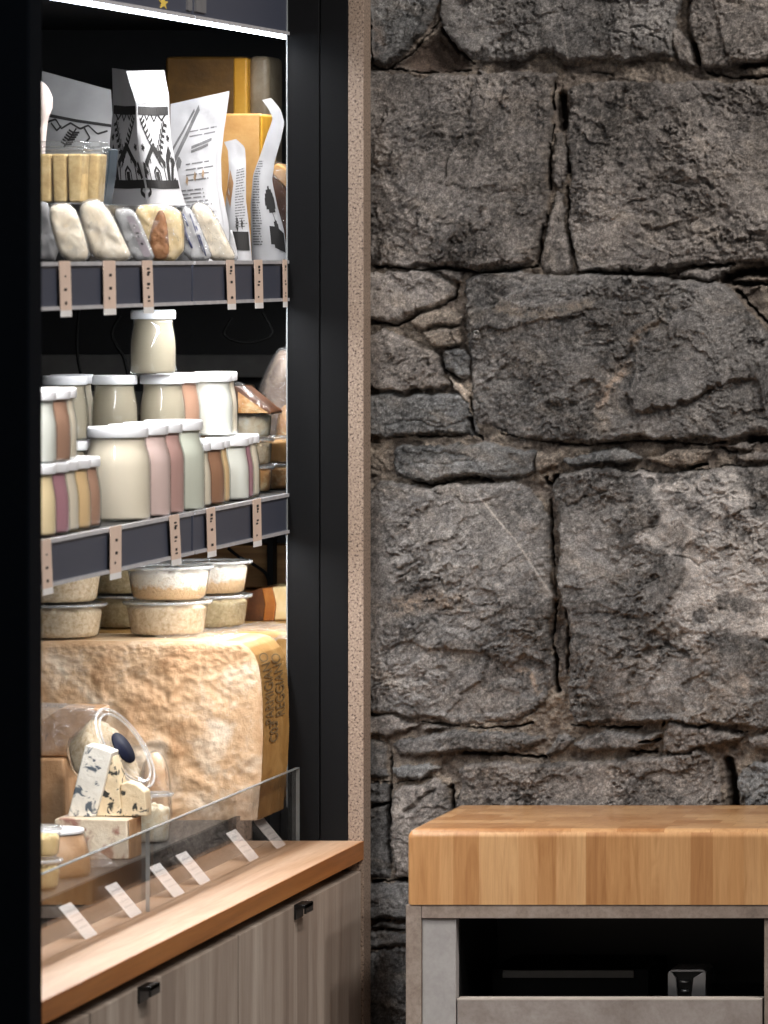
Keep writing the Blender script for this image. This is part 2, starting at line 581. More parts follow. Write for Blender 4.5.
class Pouch:
    """stand-up pouch from its left and right edges (px, bottom to top) at distance d"""
    def __init__(self, L, R, d, T, lean=0.0, wob=.0015, seed=0, flat_top=.75, curl=None, yaw=0.0):
        K = 40
        self.L, self.R, self.d, self.T, self.lean, self.wob, self.seed, self.ft, self.curl, self.yaw = \
            resample(L, K), resample(R, K), d, T, lean, wob, seed, flat_top, curl, yaw
        self.K = K

    def S(self, u, v, side=1, off=0.0):
        x = v * (self.K - 1); i = min(int(x), self.K - 2); f = x - i
        l = self.L[i].lerp(self.L[i + 1], f); r = self.R[i].lerp(self.R[i + 1], f)
        q = l.lerp(r, u)
        t = self.T * (math.sin(math.pi * min(1, max(0, u))) ** .6) * (1 - max(0, v / self.ft) ** 2 if v < self.ft else 0)
        t = max(t, .0004)
        dd = self.d + self.lean * v + self.yaw * (u - .5)
        if self.curl: dd += self.curl(u, v)
        w = P(q.x, q.y, dd)
        dd += self.wob * fb(w, 45, self.seed, 3) * math.sin(math.pi * min(1, max(0, u))) ** .5
        dd -= side * t + off
        return P(q.x, q.y, dd)

    def mesh(self, mb, nu=16, nv=30, mi=0):
        mb.grid(lambda u, v: self.S(u, v, 1), nu, nv, mi)
        mb.grid(lambda u, v: self.S(u, v, -1), nu, nv, mi, flip=True)
        for uu in (0, 1):
            mb.grid(lambda a, v: self.S(uu, v, 1).lerp(self.S(uu, v, -1), a), 1, nv, mi)
        for vv in (0, 1):
            mb.grid(lambda u, a: self.S(u, vv, 1).lerp(self.S(u, vv, -1), a), nu, 1, mi)
        return mb

    def strokes(self, mb, lines, w=.02, off=.0006, mi=0, asp=1.0):
        """lines: uv polylines; w half-width in v units"""
        for ln in lines:
            hw = w
            if isinstance(ln, tuple): ln, hw = ln
            pts = resample(ln, max(3, int(len(ln) * 5)))
            a, b = [], []
            for i, p in enumerate(pts):
                t_ = (pts[min(i + 1, len(pts) - 1)] - pts[max(i - 1, 0)])
                t_ = V((t_.x, t_.y / asp)); n = V((-t_.y, t_.x)).normalized() if t_.length > 1e-9 else V((0, 1))
                a.append(self.S(p.x + n.x * hw, p.y + n.y * hw * asp, 1, off))
                b.append(self.S(p.x - n.x * hw, p.y - n.y * hw * asp, 1, off))
            vs = a + b; k = len(a)
            mb.add(vs, [(i, i + 1, k + i + 1, k + i) for i in range(k - 1)], mi)
        return mb


def text_lines(u0, u1, v0, v1, n, rnd, ragged=.25, gap=.05):
    """rows of tiny unreadable print as broken dashes"""
    out = []
    n = int(n * 1.4)
    for i in range(n):
        v = v0 + (v1 - v0) * i / max(1, n - 1)
        u, e = u0, u1 - rnd.random() * ragged * (u1 - u0)
        while u < e:
            l = rnd.uniform(.06, .24)
            out.append([(u, v), (min(e, u + l), v)])
            u += l + gap * rnd.uniform(.3, .8)
    return out
# =================================================================== the stone wall
ZW = 6.047
_rs = np.random.RandomState(11)
_TAB = _rs.rand(8, 512, 512).astype(np.float32)


def vn(x, y, k=0):
    xi = np.floor(x).astype(np.int64); yi = np.floor(y).astype(np.int64)
    fx, fy = (x - xi).astype(np.float32), (y - yi).astype(np.float32)
    fx = fx * fx * fx * (fx * (fx * 6 - 15) + 10); fy = fy * fy * fy * (fy * (fy * 6 - 15) + 10)
    T = _TAB[k % 8]
    x0, x1, y0, y1 = xi % 512, (xi + 1) % 512, yi % 512, (yi + 1) % 512
    a = T[y0, x0] * (1 - fx) + T[y0, x1] * fx
    b = T[y1, x0] * (1 - fx) + T[y1, x1] * fx
    return (a * (1 - fy) + b * fy) * 2 - 1


def fbm(x, y, s, o=5, k=0, g=.55, ridged=False):
    a, r = 1.0, 0
    for i in range(o):
        q = vn(x * s + 17.3 * i + 3.1 * k, y * s - 9.7 * i + 5.7 * k, k + i)
        r = r + a * ((1 - 2 * np.abs(q)) if ridged else q)
        a *= g; s *= 2.03
    return r


def worley(x, y, cell, seed, tilt, off):
    """broken facets: each cell is a tilted chip at its own height"""
    rs = np.random.RandomState(seed)
    J = rs.rand(256, 256, 5).astype(np.float32)
    gx, gy = x / cell, y / cell
    xi, yi = np.floor(gx).astype(int), np.floor(gy).astype(int)
    best = np.full(x.shape, 1e9, np.float32); h = np.zeros(x.shape, np.float32)
    for dy in (-1, 0, 1):
        for dx in (-1, 0, 1):
            c = J[(yi + dy) % 256, (xi + dx) % 256]
            ex = gx - (xi + dx + c[..., 0]); ey = gy - (yi + dy + c[..., 1])
            d = ex * ex + ey * ey
            hh = (ex * (c[..., 2] - .5) + ey * (c[..., 3] - .5)) * 2 * tilt * cell + (c[..., 4] - .5) * 2 * off
            m = d < best
            best = np.where(m, d, best); h = np.where(m, hh, h)
    return h


def sdf(poly, x, y):
    d = np.full(x.shape, 1e9, np.float32); ins = np.zeros(x.shape, bool)
    n = len(poly)
    for i in range(n):
        ax, ay = poly[i]; bx, by = poly[(i + 1) % n]
        ex, ey = bx - ax, by - ay
        wx, wy = x - ax, y - ay
        t_ = np.clip((wx * ex + wy * ey) / (ex * ex + ey * ey + 1e-9), 0, 1)
        d = np.minimum(d, (wx - ex * t_) ** 2 + (wy - ey * t_) ** 2)
        c = ((ay > y) != (by > y)) & (x < (bx - ax) * (y - ay) / (by - ay + 1e-12) + ax)
        ins ^= c
    d = np.sqrt(d)
    return np.where(ins, d, -d)


def pdist(line, x, y):
    d = np.full(x.shape, 1e9, np.float32)
    for (ax, ay), (bx, by) in zip(line, line[1:]):
        ex, ey = bx - ax, by - ay
        wx, wy = x - ax, y - ay
        t_ = np.clip((wx * ex + wy * ey) / (ex * ex + ey * ey + 1e-9), 0, 1)
        d = np.minimum(d, (wx - ex * t_) ** 2 + (wy - ey * t_) ** 2)
    return np.sqrt(d)


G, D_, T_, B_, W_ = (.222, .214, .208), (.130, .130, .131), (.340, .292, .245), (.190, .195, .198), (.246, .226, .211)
# outline (px), how far it stands out (mm), colour (shade painted into the lower-left D_ stones)
STONES = [
    ([(366, -40), (452, -40), (441, 0), (433, 16), (421, 34), (407, 50), (396, 60), (387, 66), (374, 62), (364, 60)], 12, B_),
    ([(446, -40), (690, -40), (680, 0), (676, 16), (675, 44), (672, 56), (641, 60), (594, 61), (568, 62), (553, 50), (535, 53), (516, 60), (493, 61), (472, 60), (456, 47), (441, 29), (440, 14)], 12, G),
    ([(696, -40), (800, -40), (800, 62), (768, 58), (750, 62), (724, 68), (701, 66), (698, 52), (690, 26), (688, 0)], 10, W_),
    ([(673, 26), (684, 31), (694, 47), (695, 65), (677, 64), (673, 52)], 4, W_),
    ([(439, 61), (447, 57), (460, 58), (466, 64), (455, 68), (440, 67)], -14, D_),
    ([(364, 70), (376, 70), (395, 72), (420, 75), (475, 72), (520, 71), (552, 72), (556, 77), (550, 88), (552, 125), (548, 161), (546, 200), (545, 216), (540, 234), (537, 262), (509, 267), (477, 271), (446, 266), (407, 268), (378, 266), (364, 264)], 12, W_),
    ([(566, 92), (572, 86), (586, 83), (620, 81), (672, 82), (693, 78), (735, 83), (768, 85), (800, 84), (800, 262), (768, 262), (737, 264), (698, 265), (672, 270), (636, 272), (607, 270), (580, 271), (576, 260), (568, 222), (570, 180), (566, 140), (569, 104)], 12, W_),
    ([(553, 136), (562, 134), (567, 150), (566, 172), (559, 188), (553, 186), (550, 165)], 2, W_),
    ([(556, 190), (563, 196), (566, 225), (573, 262), (570, 274), (542, 273), (542, 240), (548, 215)], 4, W_),
    ([(364, 274), (400, 271), (420, 269), (450, 279), (455, 285), (455, 292), (446, 305), (420, 312), (397, 324), (372, 321), (364, 320)], 10, W_),
    ([(425, 268), (464, 270), (463, 281), (452, 278), (436, 272)], 7, W_),
    ([(407, 322), (420, 315), (451, 307), (462, 315), (462, 322), (441, 328), (420, 331), (410, 329)], 6, T_),
    ([(422, 331), (441, 329), (463, 324), (464, 343), (451, 348), (430, 346)], 7, T_),
    ([(442, 351), (464, 350), (469, 356), (468, 376), (459, 378), (443, 368)], 6, B_),
    ([(449, 377), (459, 380), (469, 393), (468, 404), (461, 400), (453, 390)], 5, T_),
    ([(364, 334), (371, 333), (384, 330), (402, 339), (420, 346), (437, 354), (442, 369), (449, 382), (443, 389), (407, 391), (384, 393), (372, 384), (364, 384)], 11, W_),
    ([(364, 396), (382, 394), (457, 394), (467, 402), (470, 414), (479, 430), (476, 434), (454, 435), (430, 434), (394, 436), (364, 436)], 9, B_),
    ([(464, 281), (472, 275), (484, 269), (496, 269), (524, 273), (568, 275), (600, 272), (636, 274), (677, 278), (701, 283), (724, 283), (737, 295), (750, 309), (762, 322), (774, 345), (780, 400), (768, 432), (746, 437), (724, 439), (685, 441), (659, 438), (641, 436), (620, 439), (594, 443), (561, 440), (524, 439), (498, 429), (472, 420), (470, 405), (471, 382), (467, 335), (464, 304)], 17, G),
    ([(675, 275), (698, 268), (735, 267), (724, 276), (706, 281)], 4, W_),
    ([(390, 462), (397, 446), (440, 445), (480, 443), (519, 447), (536, 450), (534, 474), (514, 478), (490, 478), (480, 475), (454, 477), (430, 485), (407, 479), (396, 474)], 11, B_),
    ([(536, 450), (550, 454), (563, 456), (562, 465), (548, 475), (535, 474)], 7, T_),
    ([(564, 460), (580, 453), (594, 449), (620, 446), (643, 455), (640, 459), (615, 462), (584, 465), (567, 465)], 9, B_),
    ([(644, 458), (660, 452), (680, 448), (700, 449), (711, 451), (706, 460), (690, 466), (667, 465)], 8, T_),
    ([(727, 447), (748, 442), (757, 444), (750, 449), (735, 450)], 5, W_),
    ([(732, 455), (748, 452), (800, 455), (800, 462), (750, 461)], 5, W_),
    ([(364, 494), (373, 491), (384, 482), (399, 482), (430, 488), (454, 482), (477, 483), (514, 483), (529, 488), (540, 504), (548, 522), (550, 556), (554, 595), (551, 616), (548, 634), (554, 657), (554, 686), (548, 701), (529, 718), (509, 724), (472, 724), (454, 724), (420, 717), (394, 713), (372, 714), (364, 712)], 15, G),
    ([(551, 482), (560, 473), (580, 469), (617, 469), (646, 471), (672, 470), (700, 468), (729, 466), (768, 465), (800, 466), (800, 728), (768, 729), (735, 726), (698, 725), (667, 722), (628, 722), (594, 725), (571, 722), (568, 690), (568, 665), (570, 626), (563, 604), (560, 582), (558, 540), (556, 520)], 15, G),
    ([(558, 629), (566, 626), (565, 673), (559, 675), (555, 647)], -3, W_),
    ([(364, 716), (394, 715), (417, 724), (407, 730), (390, 735), (364, 737)], 7, W_),
    ([(421, 725), (449, 728), (436, 730), (421, 730)], 5, W_),
    ([(392, 742), (420, 734), (464, 730), (503, 734), (535, 734), (548, 737), (535, 745), (509, 751), (462, 751), (420, 755), (397, 755)], 10, G),
    ([(543, 752), (555, 735), (568, 733), (575, 737), (561, 751), (548, 757)], 7, G),
    ([(573, 742), (584, 734), (607, 730), (640, 732), (662, 734), (654, 742), (630, 748), (584, 751)], 10, G),
    ([(662, 754), (663, 732), (668, 722), (698, 725), (748, 735), (732, 742), (709, 746), (693, 751), (680, 756)], 10, W_),
    ([(750, 738), (768, 731), (800, 730), (800, 747), (752, 747)], 7, W_),
    ([(460, 782), (464, 764), (493, 760), (540, 764), (568, 763), (612, 760), (628, 756), (677, 757), (701, 750), (714, 757), (719, 772), (721, 793), (722, 830), (722, 880), (456, 880), (457, 800)], 13, W_),
    ([(393, 767), (430, 763), (441, 769), (425, 776), (397, 781)], 8, B_),
    ([(393, 789), (420, 783), (436, 778), (446, 785), (450, 802), (470, 818), (470, 878), (407, 878), (395, 877), (391, 855), (389, 831)], 10, W_),
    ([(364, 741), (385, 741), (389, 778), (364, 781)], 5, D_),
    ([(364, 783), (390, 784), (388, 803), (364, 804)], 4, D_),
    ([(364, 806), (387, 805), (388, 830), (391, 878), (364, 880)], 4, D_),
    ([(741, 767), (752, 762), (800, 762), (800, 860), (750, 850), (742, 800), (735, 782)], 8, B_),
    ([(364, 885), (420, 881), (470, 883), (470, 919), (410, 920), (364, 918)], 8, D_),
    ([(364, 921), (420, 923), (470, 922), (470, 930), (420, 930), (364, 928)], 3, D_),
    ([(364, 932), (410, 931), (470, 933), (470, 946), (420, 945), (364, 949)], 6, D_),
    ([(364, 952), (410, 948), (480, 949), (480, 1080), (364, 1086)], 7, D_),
]
# courses beyond the picture, so the wall goes on
_r2 = random.Random(4)
NPH = len(STONES)
yy = 742
for (ya, yb) in ((-420, -300), (-296, -190), (-186, -48)):
    x = 364 - _r2.random() * 40
    while x < 1320:
        w = _r2.uniform(110, 230)
        STONES.append(([(x, ya + 2), (x + w * .5, ya), (x + w - 5, ya + 4), (x + w - 3, (ya + yb) / 2), (x + w - 6, yb - 2), (x + w * .4, yb), (x + 2, yb - 5)], _r2.uniform(8, 14), (G, W_, B_)[_r2.randrange(3)]))
        x += w
for (ya, yb) in ((-40, 62), (84, 262), (272, 440), (448, 462), (468, 726), (732, 750), (762, 880)):
    x = 804
    while x < 1320:
        w = _r2.uniform(110, 240) if yb - ya > 40 else _r2.uniform(50, 100)
        STONES.append(([(x, ya + 2), (x + w * .5, ya), (x + w - 5, ya + 2), (x + w - 3, (ya + yb) / 2), (x + w - 6, yb - 1), (x + w * .4, yb), (x + 2, yb - 2)], _r2.uniform(8, 14), (G, W_, B_)[_r2.randrange(3)]))
        x += w
for (ya, yb) in ((884, 948), (952, 1080), (1086, 1240), (1246, 1330), (1336, 1500), (1506, 1640), (1646, 1790)):
    x = 476 if yb < 1082 else 364
    while x < 1320:
        w = _r2.uniform(110, 230)
        STONES.append(([(x, ya + 2), (x + w * .5, ya), (x + w - 5, ya + 3), (x + w - 3, (ya + yb) / 2), (x + w - 6, yb - 2), (x + w * .4, yb), (x + 2, yb - 3)], _r2.uniform(6, 12), (G, W_, D_)[_r2.randrange(3)]))
        x += w

# broken-off areas of a stone's face: outline, depth (mm), slope x, slope y
STEPS = [
    ([(617, 469), (646, 486), (662, 509), (652, 522), (650, 535), (664, 548), (682, 556), (684, 568), (680, 582), (672, 600), (667, 621), (680, 644), (703, 657), (712, 680), (748, 700), (800, 690), (800, 462), (729, 466)], -7, .01, .01),
    ([(374, 668), (390, 648), (404, 641), (425, 646), (470, 652), (498, 657), (511, 672), (524, 692), (516, 708), (500, 716), (372, 712)], -4, -.01, .05),
    ([(514, 662), (530, 655), (548, 662), (551, 690), (535, 700), (522, 690), (513, 678)], -6, .06, .02),
    ([(630, 680), (645, 648), (668, 640), (686, 650), (698, 662), (690, 690), (684, 712), (640, 718), (628, 708)], -7, .04, .05),
    ([(572, 632), (600, 628), (626, 640), (610, 668), (600, 690), (572, 690)], 2, .04, -.02),
    ([(464, 281), (472, 275), (496, 269), (560, 276), (520, 292), (500, 304), (470, 308)], -6, .0, -.12),
    ([(467, 312), (500, 304), (560, 300), (600, 292), (600, 308), (550, 320), (520, 326), (470, 330)], 3, 0, .12),
    ([(636, 342), (664, 326), (700, 300), (736, 300), (752, 330), (756, 372), (740, 382), (716, 388), (700, 398), (680, 404), (640, 410), (628, 392), (640, 366)], 6, -.05, .06),
    ([(700, 398), (716, 384), (742, 378), (760, 380), (768, 420), (700, 440), (640, 434), (640, 412), (676, 408)], -4.5, -.02, .04),
    ([(575, 385), (592, 378), (604, 398), (590, 412), (566, 414)], -5, .0, .05),
    ([(384, 212), (430, 216), (446, 219), (452, 209), (470, 200), (540, 210), (536, 262), (378, 264)], 3, .01, .05),
    ([(444, 186), (449, 165), (462, 140), (474, 128), (470, 110), (474, 90), (550, 88), (548, 190)], 2.5, -.015, -.01),
    ([(596, 268), (640, 252), (676, 244), (700, 238), (718, 250), (700, 262), (640, 271)], 5, 0, .08),
    ([(640, 226), (680, 222), (732, 206), (722, 244), (690, 240), (660, 248)], -4, .03, .03),
    ([(616, 82), (618, 104), (590, 118), (570, 112), (570, 88)], -3, .0, -.05),
    ([(446, 20), (540, 0), (560, 10), (500, 40), (480, 56), (456, 46)], 3, .03, .05),
    ([(590, 0), (676, 0), (674, 50), (640, 40), (590, 30)], -3, .05, .03),
    ([(610, 760), (700, 752), (712, 760), (690, 768), (640, 775), (626, 772)], 4, 0, -.1),
    ([(714, 0), (768, 0), (768, 60), (730, 60), (722, 30)], 3, -.03, .06),
]
# cracks: line, depth (mm), half-width (px)
CRACKS = [
    ([(472, 88), (471, 104), (469, 112)], 4, 1.6), ([(469, 130), (462, 138), (449, 160), (447, 178), (443, 186)], 3, 1.4),
    ([(384, 212), (430, 217), (446, 219)], 2, 1.5), ([(396, 228), (410, 246), (420, 258)], 2, 1.2),
    ([(568, 508), (580, 505), (590, 497)], 4, 1.5), ([(560, 497), (568, 508)], 2, 1.2),
    ([(660, 325), (640, 345), (620, 365), (603, 384), (594, 402)], 5, 3), ([(640, 432), (636, 412), (628, 396)], 3, 1.5),
    ([(700, 398), (722, 384), (748, 379)], 3, 1.4), ([(550, 352), (546, 370), (530, 390), (518, 410)], 2, 1.2),
    ([(434, 790), (421, 800), (408, 811)], 7, 2), ([(672, 552), (690, 560), (700, 566), (716, 563), (722, 560)], 3, 1.4),
    ([(634, 240), (650, 228), (674, 224)], 2, 1.2), ([(693, 80), (704, 96), (712, 112)], 2, 1.5),
    ([(672, 240), (690, 240), (704, 244)], 4, 1.8), ([(694, 218), (710, 210), (728, 207)], 2.5, 1.5),
    ([(679, 735), (681, 742), (679, 748)], 4, 1.4), ([(592, 614), (620, 612), (640, 618)], 2.5, 1.4),
    ([(400, 640), (376, 655)], 2, 1.2), ([(500, 730), (498, 742), (508, 748)], 2, 1),
    ([(455, 332), (456, 341)], 3, 1), ([(640, 655), (630, 680)], 3, 1.6),
    ([(384, 425), (420, 421), (440, 428), (470, 418)], 2.5, 1.3), ([(720, 400), (745, 404)], 2, 1.2),
    ([(412, 450), (470, 456)], 1.5, 1.2), ([(400, 466), (450, 464), (478, 459)], 1.5, 1.2),
]
# open joints, deeper than the mortar: line, depth (mm), half-width (px)
GAPS = [
    ([(374, 266), (420, 270), (446, 268), (477, 273), (509, 270), (538, 266)], 26, 2.0), ([(538, 264), (541, 236), (546, 216)], 24, 1.8),
    ([(549, 190), (549, 160), (552, 126)], 22, 1.6), ([(560, 96), (562, 126)], 40, 6), ([(553, 84), (552, 110)], 24, 2),
    ([(568, 188), (567, 224), (574, 258), (578, 268)], 26, 2.2), ([(566, 150), (569, 172)], 22, 2),
    ([(724, 277), (742, 272), (780, 272)], 45, 6), ([(722, 282), (752, 284), (780, 284)], 34, 3), ([(690, 267), (735, 264)], 24, 1.5), ([(578, 271), (640, 274), (674, 274)], 24, 1.8),
    ([(736, 290), (750, 306), (766, 322)], 26, 2), ([(442, 305), (455, 296), (457, 284)], 22, 1.8), ([(372, 322), (397, 326), (420, 314)], 20, 1.8),
    ([(440, 352), (444, 370), (460, 380)], 20, 1.5), ([(470, 420), (474, 432), (482, 440)], 30, 4), ([(470, 398), (472, 412)], 22, 2),
    ([(394, 437), (430, 436), (460, 437)], 20, 1.5), ([(410, 481), (430, 487), (454, 480), (478, 478)], 24, 1.8), ([(482, 480), (492, 482)], 28, 3),
    ([(545, 478), (550, 486), (556, 476)], 30, 3), ([(550, 500), (551, 540), (555, 590), (558, 604)], 28, 1.7), ([(556, 604), (551, 634), (555, 660), (557, 690)], 36, 3.6), ([(563, 606), (568, 624), (567, 668)], 34, 2.4),
    ([(500, 434), (540, 442), (590, 446), (640, 440), (660, 442), (700, 445), (724, 442)], 22, 2.2), ([(690, 468), (706, 464)], 24, 2.5), ([(750, 440), (790, 438)], 36, 4), ([(720, 447), (728, 452), (736, 452)], 20, 2),
    ([(420, 722), (470, 728), (510, 728), (532, 722)], 20, 1.7), ([(572, 726), (610, 728), (640, 728)], 26, 2.2), ([(662, 726), (663, 722)], 30, 2.5), ([(700, 728), (748, 733)], 24, 1.6),
    ([(462, 754), (510, 755), (545, 758)], 26, 3), ([(630, 752), (655, 752)], 24, 3), ([(640, 742), (658, 740)], 24, 2), ([(397, 783), (428, 778)], 20, 1.4),
    ([(390, 742), (391, 780), (389, 800), (388, 830), (390, 860)], 22, 2), ([(372, 782), (388, 782)], 24, 1.2), ([(372, 805), (388, 804)], 24, 1.2),
    ([(726, 760), (732, 782), (733, 800), (736, 826)], 40, 6), ([(451, 786), (453, 810)], 26, 2.5), ([(372, 882), (410, 880)], 40, 2.2), ([(372, 920), (410, 922)], 24, 1.3), ([(372, 930), (408, 930)], 24, 1.3), ([(372, 950), (408, 947)], 24, 1.3),
    ([(440, 28), (456, 50), (474, 64)], 26, 2.4), ([(441, 18), (425, 38), (406, 56), (390, 67)], 26, 1.8), ([(388, 68), (420, 72), (470, 70)], 28, 2.4),
    ([(694, 44), (698, 62)], 34, 3), ([(706, 72), (735, 78), (790, 76)], 24, 2.6), ([(740, 66), (790, 62)], 28, 3), ([(590, 72), (612, 75)], 14, 2),
    ([(372, 66), (386, 69)], 26, 2), ([(365, 0), (374, 60)], 14, 4),
]


def roughen(poly):
    """quarry stones are never straight: split and push the sides"""
    out = []
    for (ax, ay), (bx, by) in zip(poly, poly[1:] + poly[:1]):
        out.append((ax + _r2.uniform(-4, 4), ay + _r2.uniform(-4, 4)))
        if math.hypot(bx - ax, by - ay) > 40:
            out.append(((ax + bx) / 2 + _r2.uniform(-5, 5), (ay + by) / 2 + _r2.uniform(-4, 4)))
    return out


STONES[NPH:] = [(roughen(p), h, c) for p, h, c in STONES[NPH:]]


def build_wall():
    xs = np.concatenate([np.arange(340, 366, 3), np.arange(366, 774, 1.0), np.arange(774, 1060, 2.0), np.arange(1060, 1300, 4)]).astype(np.float32)
    ys = np.concatenate([np.arange(-400, -12, 3), np.arange(-12, 915, 1.0), np.arange(915, 1034, 1.5), np.arange(1034, 1200, 3), np.arange(1200, 1760, 8)]).astype(np.float32)
    ys[-1] = CY + CZ * F / ZW + 2
    X, Y = np.meshgrid(xs, ys)
    wx = X + 2.4 * fbm(X, Y, 1 / 17, 5, 1, .62)
    wy = Y + 2.4 * fbm(X, Y, 1 / 17, 5, 2, .62)
    # mortar bed
    n_m = fbm(X, Y, 1 / 14, 5, 3)
    H = -5.5 + 3.4 * n_m + 1.3 * fbm(X, Y, 1 / 3.5, 3, 4)
    mcol = np.stack([.235 + .08 * n_m, .200 + .07 * n_m, .168 + .055 * n_m], -1)
    C = np.clip(mcol, .05, .4)
    # the broken surface shared by all stones (mm)
    rough = np.clip(.75 + .9 * fbm(X, Y, 1 / 55, 3, 5), .25, 1.7)                 # some of a face is smooth, some hackly
    fine = 2.2 * fbm(X, Y, 1 / 48, 3, 2) + rough * .75 * fbm(X, Y, 1 / 4.2, 4, 6, .68)
    speck = vn(X / 1.3, Y / 1.3, 2) + .7 * vn(X / 2.4, Y / 2.4, 5)

    def fracture(s, th, sd0):
        """splintered schist: tilted chips drawn out along the stone's own grain"""
        x, y = X[s], Y[s]
        u, v = x * math.cos(th) + y * math.sin(th), (y * math.cos(th) - x * math.sin(th))
        u2 = u + 16 * fbm(x, y, 1 / 38, 5, sd0, .6); v2 = v + 11 * fbm(x, y, 1 / 38, 5, sd0 + 1, .6)
        r = rough[s]
        h = worley(u2 / 1.5, v2, 46, 21 + sd0, .07, 1.7)
        h = h + r * worley(u2 / 1.8, v2 + 9, 19, 40 + sd0, .16, .9)
        h = h + r * worley(u2 / 1.7 + 31, v2, 8, 60 + sd0, .32, .6)
        h = h + r * worley(u2 / 1.5 + 7, v2 + 3, 3.7, 80 + sd0, .36, .34)
        h = h + r * 1.1 * np.clip(fbm(u2 * .5, v2, 1 / 22, 5, sd0 + 2, .6, True), -.6, 1.4)
        return h

    rs = np.random.RandomState(5)
    top = np.full(X.shape, -99, np.float32)
    tonal = fbm(X, Y, 1 / 60, 4, 1); grain = fbm(X, Y, 1 / 5, 4, 3, .65); streak = fbm(X * .5 + Y * .3, Y * 1.5 - X * .6, 1 / 26, 5, 7)
    for poly, base, tone in STONES:
        px = [p[0] for p in poly]; py = [p[1] for p in poly]
        i0, i1 = np.searchsorted(xs, min(px) - 8), np.searchsorted(xs, max(px) + 8)
        j0, j1 = np.searchsorted(ys, min(py) - 8), np.searchsorted(ys, max(py) + 8)
        if i1 <= i0 or j1 <= j0: continue
        s = np.s_[j0:j1, i0:i1]
        x, y = wx[s], wy[s]
        sd = sdf(poly, x, y)
        size = min(max(px) - min(px), max(py) - min(py))
        cx, cy = (min(px) + max(px)) / 2, (min(py) + max(py)) / 2
        h = np.full(x.shape, base * 1.0, np.float32)
        # dressed faces: a few big planes fall away from the middle
        for k in range(9):
            a = rs.rand() * 2 * math.pi
            g = rs.uniform(.03, .17)
            off = rs.uniform(.2, 1.5) + g * size * rs.uniform(.12, .46)
            h = np.minimum(h, base + off - g * ((x - cx) * math.cos(a) + (y - cy) * math.sin(a)))
        k = min(1.0, .35 + size / 120)
        h = h + (fracture(s, rs.uniform(-.75, .75), rs.randint(8)) + fine[s]) * k
        R = min(4.6, size * .2)
        e = np.clip(sd / R, 0, 1)
        h = np.where(sd > 0, -8 + (h + 8) * (1 - (1 - e) ** 2.0) ** .55, -99)
        m = (sd > 0) & (h > top[s])
        top[s] = np.where(m, h, top[s])
        H[s] = np.where(m, h, H[s])
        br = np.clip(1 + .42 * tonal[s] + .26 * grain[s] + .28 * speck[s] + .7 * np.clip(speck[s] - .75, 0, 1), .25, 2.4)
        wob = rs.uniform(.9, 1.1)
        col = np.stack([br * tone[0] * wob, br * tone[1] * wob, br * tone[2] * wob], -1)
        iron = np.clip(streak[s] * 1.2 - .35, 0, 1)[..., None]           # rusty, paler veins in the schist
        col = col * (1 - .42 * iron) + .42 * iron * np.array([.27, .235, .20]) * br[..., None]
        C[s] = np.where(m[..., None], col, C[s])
    stone = top > -50
    for poly, dh, gx, gy in STEPS:
        sd = sdf(poly, wx + 2 * vn(X / 5, Y / 5, 2), wy + 2 * vn(X / 5, Y / 5, 3))
        cx = sum(p[0] for p in poly) / len(poly); cy = sum(p[1] for p in poly) / len(poly)
        w = np.clip(sd / 2.2 + .5, 0, 1)
        far = np.clip(sd / 26, 0, 1)
        H = np.where(stone, H + w * (dh * (1 - .35 * far) + np.clip(gx * (X - cx) + gy * (Y - cy), -6, 6)), H)
    for ln, dep, hw in CRACKS:
        d = pdist(ln, wx, wy)
        H = np.where(stone, H - dep * np.exp(-(d / hw) ** 2), H)
    for ln, dep, hw in GAPS:
        d = pdist(ln, X + 1.2 * vn(X / 4, Y / 4, 5), Y + 1.2 * vn(X / 4, Y / 4, 6))
        w = np.clip(1.12 - d / (hw * np.clip(.72 + .8 * vn(X / 17, Y / 17, 3), .2, 1.1)), 0, 1)
        w = w * w * (3 - 2 * w)
        H = H * (1 - w) + (-dep * .8) * w
        C = C * (1 - w[..., None]) + w[..., None] * np.array([.07, .062, .055])      # open joints coloured darker than the mortar
    # the triangular hollow under the top left boulder, brown mortar bays
    hol = sdf([(441, 30), (456, 50), (474, 68), (440, 74), (392, 68), (408, 55), (426, 38)], wx, wy)
    H = np.where(hol > 0, np.minimum(H, -9 - np.clip(hol, 0, 8) + 2 * n_m), H)
    w = (np.clip(hol / 3, 0, 1) * (top < 0))[..., None]
    C = C * (1 - w) + w * np.array([.115, .085, .068]) * (1 + .3 * n_m[..., None])
    hol = sdf([(742, 292), (768, 288), (800, 290), (800, 330), (772, 322), (757, 308)], wx, wy)
    H = np.where(hol > 0, np.minimum(H, -12 + 2 * n_m), H)
    # lime skin left on the lower right stone, with bare spots
    lp = sdf([(623, 470), (646, 486), (661, 508), (655, 524), (636, 534), (634, 545), (655, 548), (682, 557), (682, 580), (668, 605), (667, 621), (680, 644), (700, 655), (704, 640), (730, 632), (756, 640), (790, 640), (790, 520), (753, 512), (756, 496), (748, 482), (735, 468), (690, 470)], wx, wy)
    bare = np.full(X.shape, -99., np.float32)
    for (cx, cy, r) in ((696, 509, 9), (707, 517, 8), (703, 541, 7), (680, 500, 8), (668, 474, 11), (690, 476, 8), (744, 536, 7), (728, 525, 6), (652, 482, 8), (716, 478, 5), (640, 520, 6), (725, 600, 9), (700, 614, 8), (684, 548, 6), (742, 606, 10)):
        bare = np.maximum(bare, r - np.hypot(wx - cx, (wy - cy) * 1.2) + 3 * vn(X / 4, Y / 4, 1))
    lime = np.clip(lp / 5, 0, 1) * np.clip(.85 + .5 * fbm(X, Y, 1 / 14, 4, 2) + .12 * grain, 0, 1) * np.clip(-bare / 3 + .3, 0, 1)
